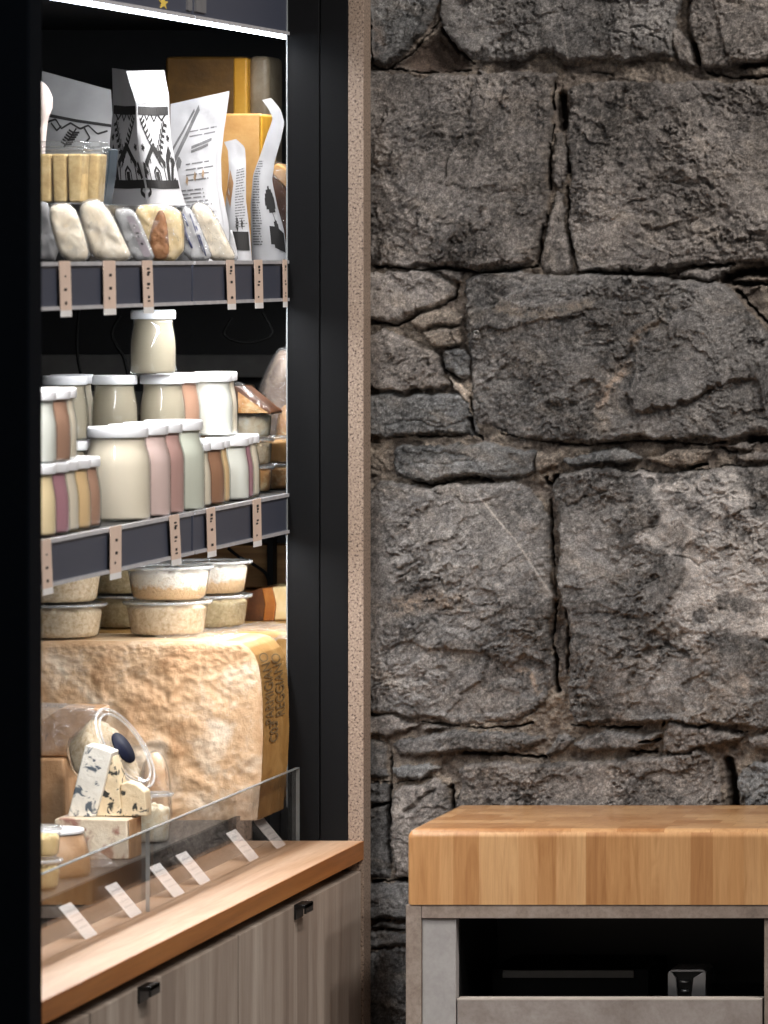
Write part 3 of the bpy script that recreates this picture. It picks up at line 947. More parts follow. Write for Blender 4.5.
    lm = lime[..., None] * stone[..., None]
    C = C * (1 - lm) + lm * np.array([.60, .565, .54])
    H = H + lime * 1.0 * stone
    for (pts, r, col) in (([(600, 405), (608, 392), (616, 378), (626, 364)], 6, (.40, .32, .26)), ([(636, 340), (650, 330), (662, 322)], 5, (.30, .24, .19)), ([(598, 418), (606, 424)], 9, (.33, .29, .25)), ([(722, 690), (742, 692), (746, 678)], 7, (.42, .37, .33)), ([(706, 674), (712, 682)], 4, (.40, .36, .32)),
                          ([(400, 606), (430, 600), (460, 602)], 10, (.31, .255, .21)), ([(374, 712), (392, 714)], 2.5, (.36, .29, .23)), ([(424, 716), (440, 720), (470, 723), (505, 722)], 2.2, (.38, .32, .27)), ([(582, 540), (588, 536)], 5, (.38, .35, .33)),
                          ([(378, 28), (380, 45), (378, 58)], 7, (.33, .30, .28)), ([(500, 308), (540, 316), (590, 302)], 7, (.26, .225, .19)), ([(690, 657), (704, 652), (712, 660)], 8, (.36, .32, .29)), ([(520, 672), (530, 676), (540, 690)], 4, (.36, .30, .25))):
        d = pdist(pts, wx, wy)
        w = (np.clip(1.3 - d / r, 0, 1) * np.clip(.7 + .7 * grain, 0, 1) * stone)[..., None]
        C = C * (1 - w) + w * np.array(col)
    # thin pale scratches
    for ln, hw, a in (([(478, 492), (500, 520), (518, 540), (535, 566), (555, 598)], .8, .85), ([(586, 216), (610, 228), (640, 240), (660, 248), (700, 264)], .7, .45), ([(564, 20), (570, 60)], .6, .35)):
        d = pdist(ln, X, Y)
        w = (np.clip(1.4 - d / hw, 0, 1) * a)[..., None]
        C = C * (1 - w) + w * np.array([.62, .58, .54])
    H = np.clip(H, -60, 23)
    H = np.minimum(H, np.interp(X, [368, 376, 410], [8, 10, 26]).astype(np.float32))
    D = ZW - H / 1000.0
    ny, nx = X.shape
    co = np.stack([(X - CX) * ZW / F, D, CZ - (Y - CY) * ZW / F], -1).reshape(-1, 3).astype(np.float32)
    me = bpy.data.meshes.new('wall_back')
    me.vertices.add(nx * ny)
    me.vertices.foreach_set('co', co.ravel())
    idx = np.arange(nx * ny).reshape(ny, nx)
    q = np.stack([idx[1:, :-1], idx[1:, 1:], idx[:-1, 1:], idx[:-1, :-1]], -1).reshape(-1, 4)
    me.loops.add(q.size); me.polygons.add(len(q))
    me.loops.foreach_set('vertex_index', q.ravel().astype(np.int32))
    me.polygons.foreach_set('loop_start', np.arange(0, q.size, 4, dtype=np.int32))
    me.polygons.foreach_set('loop_total', np.full(len(q), 4, np.int32))
    me.polygons.foreach_set('use_smooth', np.ones(len(q), bool))
    me.update(calc_edges=True)
    ca = me.color_attributes.new('mineral', 'FLOAT_COLOR', 'POINT')
    C4 = np.concatenate([np.clip(C, .01, .9).reshape(-1, 3), np.ones((nx * ny, 1))], -1).astype(np.float32)
    ca.data.foreach_set('color', C4.ravel())
    me.materials.append(M['stone'])
    o = bpy.data.objects.new('wall_back', me)
    COL.objects.link(o)
    setp(o, kind='structure')
    return o


wall = build_wall()
# the wall has real thickness behind its face
mb = MB(); mb.box(PX(340, ZW), PX(1296, ZW), 6.12, 6.42, 0, PZ(-396, ZW))
o = mb.build('wall_core', M['stone']); o.name = 'wall_back_core'; setp(o, kind='structure')
mb = MB(); mb.box(-3.4, 1.2, -1.0, 7.4, -.06, 0)
setp(mb.build('floor', M['floor']), kind='structure')

mb = MB()
c0 = P(476, 333, 6.024)
ring = [(.0016, 0), (.0030, .0), (.0032, .001), (.0030, .0045), (.0018, .0045), (.0016, .004), (.0016, 0)]
mb.lathe(ring, 20, Matrix.Translation(c0 + V((0, .004, 0))) @ Matrix.Rotation(math.radians(90), 4, 'X'))
setp(origin(mb.build('wall_anchor', M['chrome_dark']), c0), 'tiny round metal anchor sleeve set in the big central stone', 'anchor')
# =================================================================== cabinet run, fridge shell
XF, XG, XS = -1.1763, -1.240, -1.253        # worktop front, glass guard, shelf fronts
YN, YE = 4.712, 6.0                         # near and far ends of the run
ZT = PZ(840.6, 6.0)                         # worktop surface
DECK = .945

# far end: speckled panel, black jamb and a pale strip painted as edge light
mb = MB(); mb.box(PX(348, 6), XF, 6.0, 6.036, 0, 2.3)
o = mb.build('end_panel', M['terrazzo'], bevel=.0008)
setp(o, 'tall speckled beige end panel between black fridge frame and stone wall', 'panel')
origin(o, (XF, 6.0, 0))

fr = thing('display_fridge', 'tall black open cheese display fridge with lit shelves behind wooden worktop', 'fridge', (-1.5, 5.4, 0))
mb = MB(); mb.box(PX(287.6, 6), PX(319.4, 6), 6.0, 6.05, ZT - .02, 2.3)
j = mb.build('jamb', M['black_metal'], fr, bevel=.001)
mb = MB(); mb.box(PX(320.2, 6), PX(347.8, 6), 6.0, 6.05, ZT - .02, 2.3)
mb.build('jamb', M['black_metal'], fr, bevel=.001)
mb = MB(); mb.box(PX(286.6, 6), PX(287.8, 6), 5.998, 6.04, DECK, 2.3)
mb.build('lit_edge', M['edge_glint'], fr, label='thin pale strip painted as a line of light')
mb = MB(); mb.box(-1.90, XF, 4.672, YN, 0, 2.3)
mb.build('near_side_panel', M['navy_black'], fr, bevel=.002)
mb = MB(); mb.box(-1.92, -1.90, 4.68, 6.52, 0, 2.3)
mb.build('back_panel', M['shelf_metal'], fr)
mb = MB(); mb.box(-1.90, PX(319, 6), 6.50, 6.52, 0, 2.3)
mb.build('far_side_panel', M['shelf_metal'], fr)
mb = MB(); mb.box(-1.90, PX(300, 6), 6.05, 6.50, 0, .12)
mb.build('plinth', M['black_metal'], fr)
mb = MB(); mb.box(-1.90, XS, 4.712, 6.50, 2.26, 2.3)
mb.build('top_panel', M['shelf_metal'], fr)
mb = MB(); mb.box(-1.90, -1.274, 4.712, 6.498, .30, DECK)
mb.build('deck', M['deck'], fr, bevel=.002)
mb = MB(); mb.box(-1.274, -1.270, 4.712, 6.0, ZT - .03, DECK + .004)
mb.build('sill', M['black_metal'], fr)
# slatted air duct on the back wall
mb = MB()
for z in (1.285, 1.325, 1.365, 1.405):
    mb.box(-1.90, -1.872, 4.75, 6.49, z, z + .024)
mb.build('air_duct_slats', plain('duct_grey', (.11, .108, .10), .5), fr)
mb = MB()
for z in (1.285, 1.325, 1.365):
    mb.box(-1.898, -1.30, 6.470, 6.498, z, z + .024)
mb.build('side_duct_slats', plain('duct_grey_side', (.13, .125, .118), .5), fr)
YJ = 5.578


def shelf(z_top, z_bot, deep, tag):
    s = MB(); s.box(-1.89, XS - .004, 4.716, 6.49, z_top - .016, z_top)
    sh = s.build('shelf', M['shelf_metal'], fr)
    for (a, b) in ((4.716, YJ - .0035), (YJ + .0035, 6.20)):
        r = MB()
        r.box(XS - .004, XS, a, b, z_bot, z_top)
        ro = r.build('ticket_rail', M['rail'], sh, bevel=.0006)
        e = MB()
        e.box(XS - .003, XS + .0022, a, b, z_top - .0022, z_top + .0012)
        e.box(XS - .002, XS + .0026, a, b, z_bot - .0006, z_bot + .0026)
        e.build('rail_lip', M['rail_edge'], sh)
    l = MB(); l.box(XS - .0165, XS - .0062, 4.72, 6.19, z_bot - .0022 if tag else z_bot + .004, z_bot + .008)
    l.build('led_strip', M['led'], sh)
    l = MB(); l.box(XS - .0056, XS - .0043, YJ - .012, YJ + .012, z_bot, z_top - .002); l.build('gap_light_stop', M['shelf_metal'], sh)  # dark plate added behind the rail gap to block strip light
    return sh


ZU, ZM = PZ(261.5, 6), PZ(494.5, 6)
sh_top = shelf(PZ(-4, 6), PZ(34.5, 6), .5, True)
sh_up = shelf(ZU, PZ(300.5, 6), .5, False)
sh_mid = shelf(ZM, PZ(532.5, 6), .5, False)
# bracket ends at the joint of the top rails
b = MB()
for (a, c) in ((5.552, 5.570), (5.586, 5.628)):
    b.box(XS, XS + .002, a, c, PZ(28, 6), PZ(0, 6))
b.build('rail_end_clip', plain('clip_grey', (.17, .17, .18), .4), sh_top)
b = MB()
pts = []
zc = P(163, 3, XS * F / (163 - CX))
for i in range(10):
    r = .0062 if i % 2 == 0 else .0026
    a = math.pi / 2 + i * math.pi / 5
    pts.append((r * math.cos(a) * 3.2, r * math.sin(a)))
vs = [V((XS + .0006, zc.y + p[0], zc.z + p[1])) for p in pts] + [V((XS + .0001, zc.y + p[0], zc.z + p[1])) for p in pts]
b.add(vs, [tuple(range(10)), tuple(range(19, 9, -1))] + [(i, i + 10, (i + 1) % 10 + 10, (i + 1) % 10) for i in range(10)])
b.build('star_sticker', M['star'], sh_top)

# lamps: the strips under the three shelves
for z, pw, xo in ((PZ(34.5, 6) - .006, 3.1, -.022), (PZ(300.5, 6) - .004, 2.9, -.022), (PZ(532.5, 6) - .004, 3.0, -.022)):
    la = bpy.data.lights.new('shelf_lamp', 'AREA')
    la.shape = 'RECTANGLE'; la.size = .012; la.size_y = 1.46; la.energy = pw; la.color = (1.0, .975, .95)
    lo = bpy.data.objects.new('shelf_lamp', la); COL.objects.link(lo)
    lo.location = (XS + xo, 5.452, z)
    lo.rotation_euler = (0, math.radians(9), 0)

# worktop
mb = MB()
x0 = -1.2695
mb.box(x0, XF - .0012, YN, YE, ZT - .0185, ZT)
o = mb.build('worktop', [M['counter'], M['counter_edge']], bevel=.0015)
# front edge strip, shade put into its darker oak colour
mb = MB(); mb.box(XF - .0012, XF, YN, YE, ZT - .0185, ZT - .0003)
setp(o, 'long oak worktop running along front of the fridge above grey cabinets', 'worktop')
e = mb.build('edge_strip', M['counter_edge'], o, label='front edge painted darker orange for shade')
seam = MB(); seam.box(XF - .0335, XF - .0328, YN, YE, ZT - .0001, ZT + .00015)

# base cabinets: door edges measured along the run
YD = [6.0, 5.436, 4.880, 4.712]
desc = ['grey wood-effect base cabinet under worktop, nearest the stone wall',
        'grey wood-effect base cabinet under worktop, second from the stone wall',
        'grey wood-effect base cabinet under worktop, cut off by dark fridge side panel']
for k in range(3):
    a, b_ = YD[k + 1], YD[k]
    cab = thing('base_cabinet', desc[k], 'cabinet', (-1.23, (a + b_) / 2, 0), 'base cabinets under the worktop')
    m = MB(); m.box(-1.268, -1.2005, a + .001, b_ - .001, .08, ZT - .020)
    m.build('carcass', M['black_metal'], cab)
    m = MB(); m.box(-1.262, -1.215, a + .001, b_ - .001, 0, .08)
    m.build('plinth', M['black_metal'], cab)
    m = MB(); m.box(-1.1985, -1.1790, a + .0042, b_ - (.0008 if k == 0 else .0042), .085, ZT - .0305)
    dr = m.build('door', M['laminate'], cab, bevel=.0008)
    if k < 2:
        yh = (5.677, 5.043)[k]
        zt = ZT - .0305
        h = MB()
        h.box(-1.1790, -1.1770, yh, yh + .034, zt - .013, zt + .0015)
        h.box(-1.1780, -1.1675, yh, yh + .034, zt - .0025, zt + .0015)
        h.box(-1.1695, -1.1675, yh, yh + .034, zt - .0075, zt + .0015)
        h.build('handle', M['black_plastic'], dr, bevel=.0005)

# acrylic guards standing on the worktop
zg0, zg1 = ZT, PZ(768, 6)
for (a, b_, lab) in ((5.3545, 5.9985, 'clear acrylic sneeze guard on the worktop, panel at the far end by black jamb'),
                     (4.715, 5.3520, 'clear acrylic sneeze guard on the worktop, panel nearer the dark side panel')):
    m = MB(); m.box(XG - .004, XG, a, b_, zg0, zg1)
    o = m.build('glass_guard', M['guard'])
    origin(o, (XG, (a + b_) / 2, zg0))
    setp(o, lab, 'glass guard', 'acrylic guards on the worktop')
    e = MB()
    e.box(XG - .0038, XG - .0002, a, b_, zg1, zg1 + .0008)
    e.box(XG - .0038, XG - .0002, b_ , b_ + .0008, zg0, zg1)
    e.build('polished_edge', M['edge_glint'], o, label='bright polished edge')

# leaning price cards behind the guard
cards = [(281, 851, 'furthest away, beside the black jamb'), (254, 862.5, 'second from the black jamb'), (205, 885, 'third from the black jamb'),
         (179, 898, 'fourth from the jamb, by guard joint'), (136, 918, 'second from the dark side panel'), (91, 943, 'nearest the dark side panel')]
for (px, py, lab) in cards:
    y = (XG - .006) * F / (px - CX)
    c = thing('price_card', 'white price card leaning behind acrylic guard, ' + lab, 'card', (XG - .006, y, ZT), 'price cards behind the guard')
    m = MB()
    q = [V((XG - .0055, y - .021, ZT)), V((XG - .0055, y + .021, ZT)), V((XG - .0285, y + .021, ZT + .0275)), V((XG - .0285, y - .021, ZT + .0275))]
    nrm = V((.74, 0, .67)) * .0006
    m.add(q + [p - nrm for p in q], [(0, 1, 2, 3), (7, 6, 5, 4), (0, 4, 5, 1), (1, 5, 6, 2), (2, 6, 7, 3), (3, 7, 4, 0)])
    m.build('card', M['card'], c)
    m = MB()
    rr = random.Random(px)
    for v_ in (.28, .45, .62, .78):
        u = .12
        while u < .8:
            l = rr.uniform(.06, .16)
            a0, a1 = q[0].lerp(q[1], u), q[0].lerp(q[1], u + l)
            b0, b1 = q[3].lerp(q[2], u), q[3].lerp(q[2], u + l)
            m.add([a0.lerp(b0, v_) + nrm * .5, a1.lerp(b1, v_) + nrm * .5, a1.lerp(b1, v_ + .05) + nrm * .5, a0.lerp(b0, v_ + .05) + nrm * .5], [(0, 1, 2, 3)])
            u += l + .05
    m.build('print', M['faint_print'], c, recalc=False)

# paper tickets hanging on the rails
tick = [('upper', ZU, PZ(300.5, 6), [(65, 11, 'nearest the dark side panel'), (109.5, 12, 'second from the dark side panel'), (147.5, 10, 'left of the rail joint'), (230.5, 8, 'first right of the rail joint'), (258.5, 8, 'second right of the rail joint'), (285, 4, 'against the black jamb')]),
        ('middle', ZM, PZ(532.5, 6), [(46, 10, 'nearest the dark side panel'), (116, 11, 'second from the dark side panel'), (174.5, 9.5, 'just left of the rail joint'), (211, 8.5, 'just right of the rail joint'), (257, 8, 'nearest the black jamb')])]
for nm, zt, zb, lst in tick:
    for k, (px, w, lab) in enumerate(lst):
        x = XS + .0034
        y0 = x * F / (px - w / 2 - CX); y1 = x * F / (px + w / 2 - CX)
        tg = thing('paper_ticket', 'narrow beige paper price ticket on %s shelf rail, %s' % (nm, lab), 'ticket', (x, (y0 + y1) / 2, zb), 'paper tickets on the shelf rails')
        sl = random.Random(k * 7 + len(nm)).uniform(-.004, .010)
        m = MB()
        def tk(za, zc, xo, mbx):
            vs = []
            for dx in (0, -.0005):
                vs += [V((xo + dx, y0 + sl * (za - zt) / -.04, za)), V((xo + dx, y1 + sl * (za - zt) / -.04, za)), V((xo + dx, y1 + sl * (zc - zt) / -.04, zc)), V((xo + dx, y0 + sl * (zc - zt) / -.04, zc))]
            mbx.add(vs, [(0, 1, 2, 3), (7, 6, 5, 4), (0, 4, 5, 1), (1, 5, 6, 2), (2, 6, 7, 3), (3, 7, 4, 0)])
        tk(zb - .001, zt + .002, x, m)
        m.build('strip', M['tag'], tg)
        m = MB(); tk(zb - .0065, zb - .001, x, m)
        m.build('white_end', M['tag_white'], tg, label='white lower end')
        m = MB()
        rr = random.Random(k + 31)
        for f_ in (.16, .24, .30, .52, .60, .82, .9):
            if rr.random() < .25: continue
            z_ = zt + (zb - zt) * f_
            a = y0 + (y1 - y0) * rr.uniform(.3, .45); c_ = a + (y1 - y0) * rr.uniform(.12, .3)
            h_ = rr.uniform(.0012, .0026)
            sh_ = sl * (z_ - zt) / -.04
            m.add([V((x + .0003, a + sh_, z_)), V((x + .0003, c_ + sh_, z_)), V((x + .0003, c_ + sh_, z_ + h_)), V((x + .0003, a + sh_, z_ + h_))], [(0, 1, 2, 3)])
        m.build('print', M['ink'], tg, recalc=False)

# =================================================================== console with butcher block
DB = 5.77
X = lambda px: PX(px, DB)
Z = lambda py: PZ(py, DB)
mb = MB()
def rr_profile(x0, x1, z0, z1, r, rs_):
    p = [(x0 + rs_, z0), (x1 - rs_, z0), (x1, z0 + rs_)]
    p += [(x1 - r + r * math.cos(a * math.pi / 16), z1 - r + r * math.sin(a * math.pi / 16)) for a in range(9)]
    p += [(x0 + r - r * math.sin(a * math.pi / 16), z1 - r + r * math.cos(a * math.pi / 16)) for a in range(9)]
    return p + [(x0, z0 + rs_)]
r_ = .0085                                                     # softly rounded top edges
rings = []
for k in range(8):
    a = k * math.pi / 14
    q = r_ * (1 - math.sin(a)); yq = DB + r_ * (1 - math.cos(a))
    rings.append([V((x, yq, z)) for x, z in rr_profile(X(407.3) + q * .3, X(814) - q * .3, Z(904.8), Z(829) - q, r_ - q * .5, .0012)])
rings = rings
rings.append([V((v.x, 6.018, v.z)) for v in rings[-1]])
n_ = len(rings[0])
mb.add(sum(rings, []), [(k * n_ + i, k * n_ + (i + 1) % n_, (k + 1) * n_ + (i + 1) % n_, (k + 1) * n_ + i) for k in range(len(rings) - 1) for i in range(n_)], 0, True)
mb.add(rings[0] + rings[-1], [tuple(range(n_)), tuple(range(2 * n_ - 1, n_ - 1, -1))])
o = mb.build('butcher_block', M['butcher'], merge=1e-6)
w_ = o.modifiers.new('wn', 'WEIGHTED_NORMAL')
origin(o, (X(400), DB, Z(904.6)))
setp(o, 'thick warm maple butcher block on the grey console before the stone wall', 'butcher block')
co = thing('console', 'grey concrete-effect console with dark open slot under the butcher block', 'console', (X(610), 5.9, 0))
def cbox(name, a, b_, t_, bt, y0, y1, mat, bev=.0006, par=None, label=None):
    m = MB(); m.box(X(a), X(b_), y0, y1, bt if bt < .2 else bt, t_)
    return m.build(name, mat, par or co, bevel=bev, label=label)
cbox('side_post', 405.6, 421, Z(905.2), 0, DB + .001, 6.015, M['con_frame'])
cbox('side_post', 800, 814, Z(905.2), 0, DB + .001, 6.015, M['con_frame'])
cbox('top_rail', 421.3, 799.7, Z(905.2), Z(918.6), DB + .001, 6.0, M['con_frame'])
cbox('filler_panel', 421.3, 455.3, Z(919.2), .02, DB + .004, DB + .02, M['con_panel'])
cbox('filler_panel', 763.6, 799.7, Z(919.2), .02, DB + .004, DB + .02, M['con_frame'])
dw = cbox('drawer_front', 456.6, 761.6, Z(999.4), .12, DB + .003, DB + .021, M['con_drawer'])
m = MB(); m.box(X(456.6), X(761.6), DB + .0028, DB + .0205, Z(1000.6), Z(999.0)); m.build('edge_strip', plain('pale_edge', lin(196, 186, 176), .5), dw, label='pale top edge')
cbox('inner_side', 445, 455.9, Z(919), .02, DB + .022, 6.0, M['black_plastic'])
cbox('inner_side', 763, 774, Z(919), .02, DB + .022, 6.0, M['black_plastic'])
cbox('back_board', 456, 763, Z(919), .02, 6.0, 6.012, M['black_plastic'])
cbox('inner_shelf', 456, 763, Z(1012), Z(1018), DB + .022, 5.999, M['black_plastic'])
cbox('kick_board', 456.6, 761.6, .115, 0, DB + .02, DB + .035, M['con_frame'])

ZS = Z(1012)
M['deep_black'] = plain('tray_black', (.003, .003, .003), .6, spec=.1)
tr = thing('tray', 'low black tray with dull grey front lip inside the console slot', 'tray', (PX(572, 5.9), 5.9, ZS))
m = MB()
m.box(PX(492, 5.86), PX(648, 5.86), 5.862, 5.868, ZS, PZ(970, 5.86))
m.box(PX(492, 5.86), PX(492, 5.86) + .006, 5.868, 5.975, ZS, PZ(970, 5.86))
m.box(PX(648, 5.86) - .006, PX(648, 5.86), 5.868, 5.975, ZS, PZ(970, 5.86))
m.box(PX(492, 5.86), PX(648, 5.86), 5.975, 5.981, ZS, PZ(970, 5.86))
m.box(PX(492, 5.86), PX(648, 5.86), 5.868, 5.975, ZS, ZS + .004)
m.build('body', M['deep_black'], tr)
m = MB(); m.box(PX(503, 5.86), PX(634, 5.86), 5.858, 5.8618, PZ(977.5, 5.86), PZ(970.5, 5.86))
m.build('lip', plain('lip_grey', (.06, .055, .05), .45), tr, label='dull grey front lip')
dsp = thing('dispenser', 'small brushed steel dispenser with black notched front inside the console slot', 'dispenser', (PX(687, 5.85), 5.86, ZS))
d0 = 5.84
def dp(px, py): return (PX(px, d0), PZ(py, d0))
m = MB()
bot = (PZ(0, d0), )
yb = 252 + (CZ - ZS) * F / d0
m.prism([dp(667.8, yb), dp(667.8, 973), dp(670.5, 970.5), dp(676, 978), dp(677, 990), dp(677.5, yb)], d0, d0 + .004)
m.prism([dp(691, yb), dp(692, 990), dp(693.5, 978), dp(704, 971.5), dp(706, 973), dp(705, yb)], d0, d0 + .004)
m.prism([dp(668.5, 972), dp(671, 969.8), dp(703, 969.8), dp(706, 972)], d0 + .001, d0 + .05)
m.prism([dp(667.8, yb), dp(667.8, 972), dp(669.5, 972), dp(669.5, yb)], d0 + .004, d0 + .05)
m.prism([dp(704, yb), dp(704, 972), dp(706, 972), dp(705.5, yb)], d0 + .004, d0 + .05)
m.build('casing', M['steel'], dsp, bevel=.0004)
m = MB()
m.prism([dp(670, yb), dp(670, 972.5), dp(703.6, 972.5), dp(703.6, yb)], d0 + .006, d0 + .045)
ins = m.build('insert', M['black_plastic'], dsp, label='black insert')
m = MB()
for (py, a, b_) in ((982, 679, 689), (991, 681, 688)):
    m.tube([V((PX(a, d0), d0 + .003, PZ(py, d0))), V((PX((a + b_) / 2, d0), d0 + .0005, PZ(py, d0))), V((PX(b_, d0), d0 + .003, PZ(py, d0)))], .0012, 8)
m.build('roller', M['steel'], ins, label='shiny steel rollers')
# =================================================================== jars on the middle shelf
def jar_proto(name, label, loc, R, H, prof, lidr, lidh, fill, mat):
    t_ = thing(name, label, 'jar', (0, 0, 0))
    m = MB()
    m.lathe([(0, .0002)] + [(r * R, z * H) for r, z in prof], 40)
    m.build('glass', M['glass'], t_)
    m = MB()
    inner = [(0, .0016)] + [(max(0, r * R - .0012), max(.0016, z * H)) for r, z in prof if z <= fill + 1e-6]
    inner.append((0, inner[-1][1]))
    m.lathe(inner, 40)
    m.build('contents', mat, t_)
    m = MB()
    zt, zb = H, H - lidh
    lr = lidr * R
    m.lathe([(0, zt - .0006), (lr * .86, zt - .0006), (lr * .95, zt), (lr * .99, zt - .0012), (lr, zt - .0025), (lr, zb + .001), (lr * .975, zb), (lr * .9, zb), (0, zb)], 40)
    m.build('lid', M['lid_white'], t_)
    return t_


SR, SH = .0222, .0622
sprof = [(.90, .0), (.97, .02), (1.0, .07), (1.0, .40), (.985, .52), (.93, .64), (.875, .74), (.86, .80), (.865, .87)]
bprof = [(.92, .0), (.98, .012), (1.0, .045), (1.0, .58), (.985, .645), (.93, .72), (.865, .79), (.85, .84), (.855, .89)]
JS = jar_proto('yogurt_jar', 'x', 0, SR, SH, sprof, .955, .0090, .87, M['yog_cream'])
JB = jar_proto('dessert_jar', 'x', 0, .0297, .0850, bprof, 0.92, .0100, .89, M['yog_cream'])
used = set()


def jar(proto, rx, d, level, mat, label, group, dz=0.0):
    """rx: px of the jar's right edge at distance d"""
    R = SR if proto is JS else .0297
    x = PX(rx, d) - R
    loc = V((x, d, ZM + .0002 + level * (SH + .0002) + dz))
    if proto.name in used:
        o = dup(proto, loc)
    else:
        used.add(proto.name); o = proto; o.location = loc
    o['label'] = label; o['group'] = group
    recolour(o, {'contents': M[mat]})
    return o


gs, gl = 'small jars on the middle shelf', 'large jars on the middle shelf'
# near left row along the shelf front
for k, (rx, d, mat, lab) in enumerate((
        (56.5, 5.105, 'yog_yellow', 'small pale yellow jar at the near end of the front row, by dark panel'),
        (69.5, 5.150, 'yog_purple', 'small purple jar in the front row on middle shelf, second from the dark side panel'),
        (79.0, 5.195, 'yog_cream', 'small cream jar in the near front row, right after the purple one'),
        (91.0, 5.240, 'yog_tan', 'small tan yellow jar in the near front row, before a pinkish brown one'),
        (101.0, 5.285, 'yog_brown', 'small pinkish brown jar at far end of near front row, beside big cream jar'))):
    jar(JS, rx, d, 0, mat, lab, gs)
for (rx, d, mat, lab) in ((57.0, 5.115, 'yog_white', 'small white jar stacked on top at the near end, cut by the dark side panel'),
                          (71.2, 5.162, 'yog_brown', 'small brown jar stacked on the near front row, between white and cream ones'),
                          (77.2, 5.208, 'yog_cream', 'small cream jar stacked on the near front row, behind the brown one')):
    jar(JS, rx, d, 1, mat, lab, gs)
# large jars
for (rx, d, mat, lab) in ((150.5, 5.415, 'yog_cream', 'large cream-white jar at the shelf front, nearest and fullest in view'),
                          (170.5, 5.490, 'yog_pink', 'large pale pink jar behind the large cream-white one'),
                          (184.5, 5.552, 'yog_mauve', 'large mauve jar between the pale pink and pale green ones'),
                          (204.5, 5.625, 'yog_green', 'large pale green jar, furthest of the large jars')):
    jar(JB, rx, d, 0, mat, lab, gl)
# far right row
for (rx, d, mat, lab) in ((211.5, 5.702, 'yog_cream', 'small cream jar directly behind the large pale green jar'),
                          (225.0, 5.748, 'yog_cocoa', 'small cocoa brown jar in the far front row on the middle shelf'),
                          (230.5, 5.794, 'yog_tan', 'small tan jar squeezed between cocoa brown and white ones'),
                          (249.5, 5.852, 'yog_white', 'small white jar in the far front row under a stacked white jar'),
                          (254.0, 5.898, 'yog_purple', 'small purple jar in the far front row on the middle shelf'),
                          (260.0, 5.944, 'yog_cream', 'small cream jar at the far end of the row, beside stacked clear tubs')):
    jar(JS, rx, d, 0, mat, lab, gs)
# second level at the back, on hidden jars
rows = ((88, 5.72, 'yog_olive', 'small olive beige jar on the second level, behind the stacked white and brown jars'),
        (95, 5.772, 'yog_cream', 'small cream jar peeking out left of the leftmost full olive beige jar'),
        (138, 5.74, 'yog_olive', 'small olive beige jar on the second level, left one under the topmost jar'),
        (185.5, 5.765, 'yog_olive', 'small olive beige jar on the second level, right one under the topmost jar'),
        (200.5, 5.812, 'yog_brown', 'small pinkish brown jar on the second level, left of the stacked white jar'),
        (203.0, 5.858, 'yog_cream', 'small cream jar on the second level, mostly hidden behind pinkish brown one'),
        (233, 5.865, 'yog_white', 'small white jar stacked at the right end of the second level'),
        (238, 5.912, 'yog_cream', 'small cream jar just behind the stacked white jar'))
for (rx, d, mat, lab) in rows:
    jar(JS, rx, d, 1, mat, lab, gs)
    if rx < 195: jar(JS, rx, d, 0, 'yog_olive', 'small olive jar on the shelf behind the large jars', gs)
jar(JS, 200.5, 5.812, 0, 'yog_olive', 'small olive jar on the shelf behind the large jars', gs)
jar(JS, 202.0, 5.858, 0, 'yog_olive', 'small olive jar on the shelf behind the large jars', gs)
jar(JS, 176.3, 5.752, 2, 'yog_olive', 'small olive beige jar standing alone on top of the stack', gs)


# =================================================================== round clear tubs
def tub_proto(r0, r1, h, mat, seed=1, top=.74):
    t_ = thing('cheese_tub', 'x', 'tub', (0, 0, 0))
    m = MB()
    m.lathe([(0, .0004), (r0 * .9, .0004), (r0, .003), (r1, h - .004), (r1 * 1.03, h - .0035)], 44)
    m.build('tub', M['plastic'], t_)
    m = MB()
    def jit(p, j):
        k = (.0002, .0002, .0002, .0002, .0003, .0006, .0012, .0020, .0024, .0024, .0024, .0024)[min(j, 11)]
        return p + V((fb(p, 230, seed), fb(p, 230, seed + 3), 1.5 * fb(p, 170, seed + 7) + .8 * fb(p, 480, seed))) * k
    ri = r0 * .975; dr_ = r1 - r0
    m.lathe([(0, .0012), (r0 * .88, .0014), (ri, .004), (ri + dr_ * .3, h * .3), (ri + dr_ * .5, h * .5), (ri + dr_ * top, h * top), (r1 * .93, h * (top + .06)), (r1 * .82, h * (top + .10)), (r1 * .62, h * (top + .12)), (r1 * .42, h * (top + .13)), (r1 * .2, h * (top + .12)), (0, h * (top + .13))], 88, jitter=jit)
    m.build('contents', mat, t_)
    m = MB()
    m.lathe([(0, h - .0012), (r1 * .9, h - .0012), (r1 * .94, h + .0008), (r1 * 1.07, h + .0008), (r1 * 1.08, h - .0032), (r1 * 1.04, h - .0036)], 44)
    lo_ = m.build('lid', M['plastic'], t_)
    m = MB()
    m.tube([V((r1 * 1.06 * math.cos(a * math.pi / 28), r1 * 1.06 * math.sin(a * math.pi / 28), h - .0010)) for a in range(57)], .0015, 8)
    m.build('rim', M['rim'], t_, label='milky clear rim')
    return t_


TA = tub_proto(.0355, .0400, .0335, M['crumb_tan'])
first = [True]


def tub(px, d, z, mat, label, group, proto=None, sc=1.0):
    pr = proto or TA
    loc = V((PX(px, d), d, z))
    if pr.get('used'):
        o = dup(pr, loc)
    else:
        pr['used'] = 1; o = pr; o.location = loc
    o['label'] = label; o['group'] = group
    recolour(o, {'contents': M[mat]})
    o.rotation_euler[2] = (px * 7 % 360) * math.pi / 180
    return o


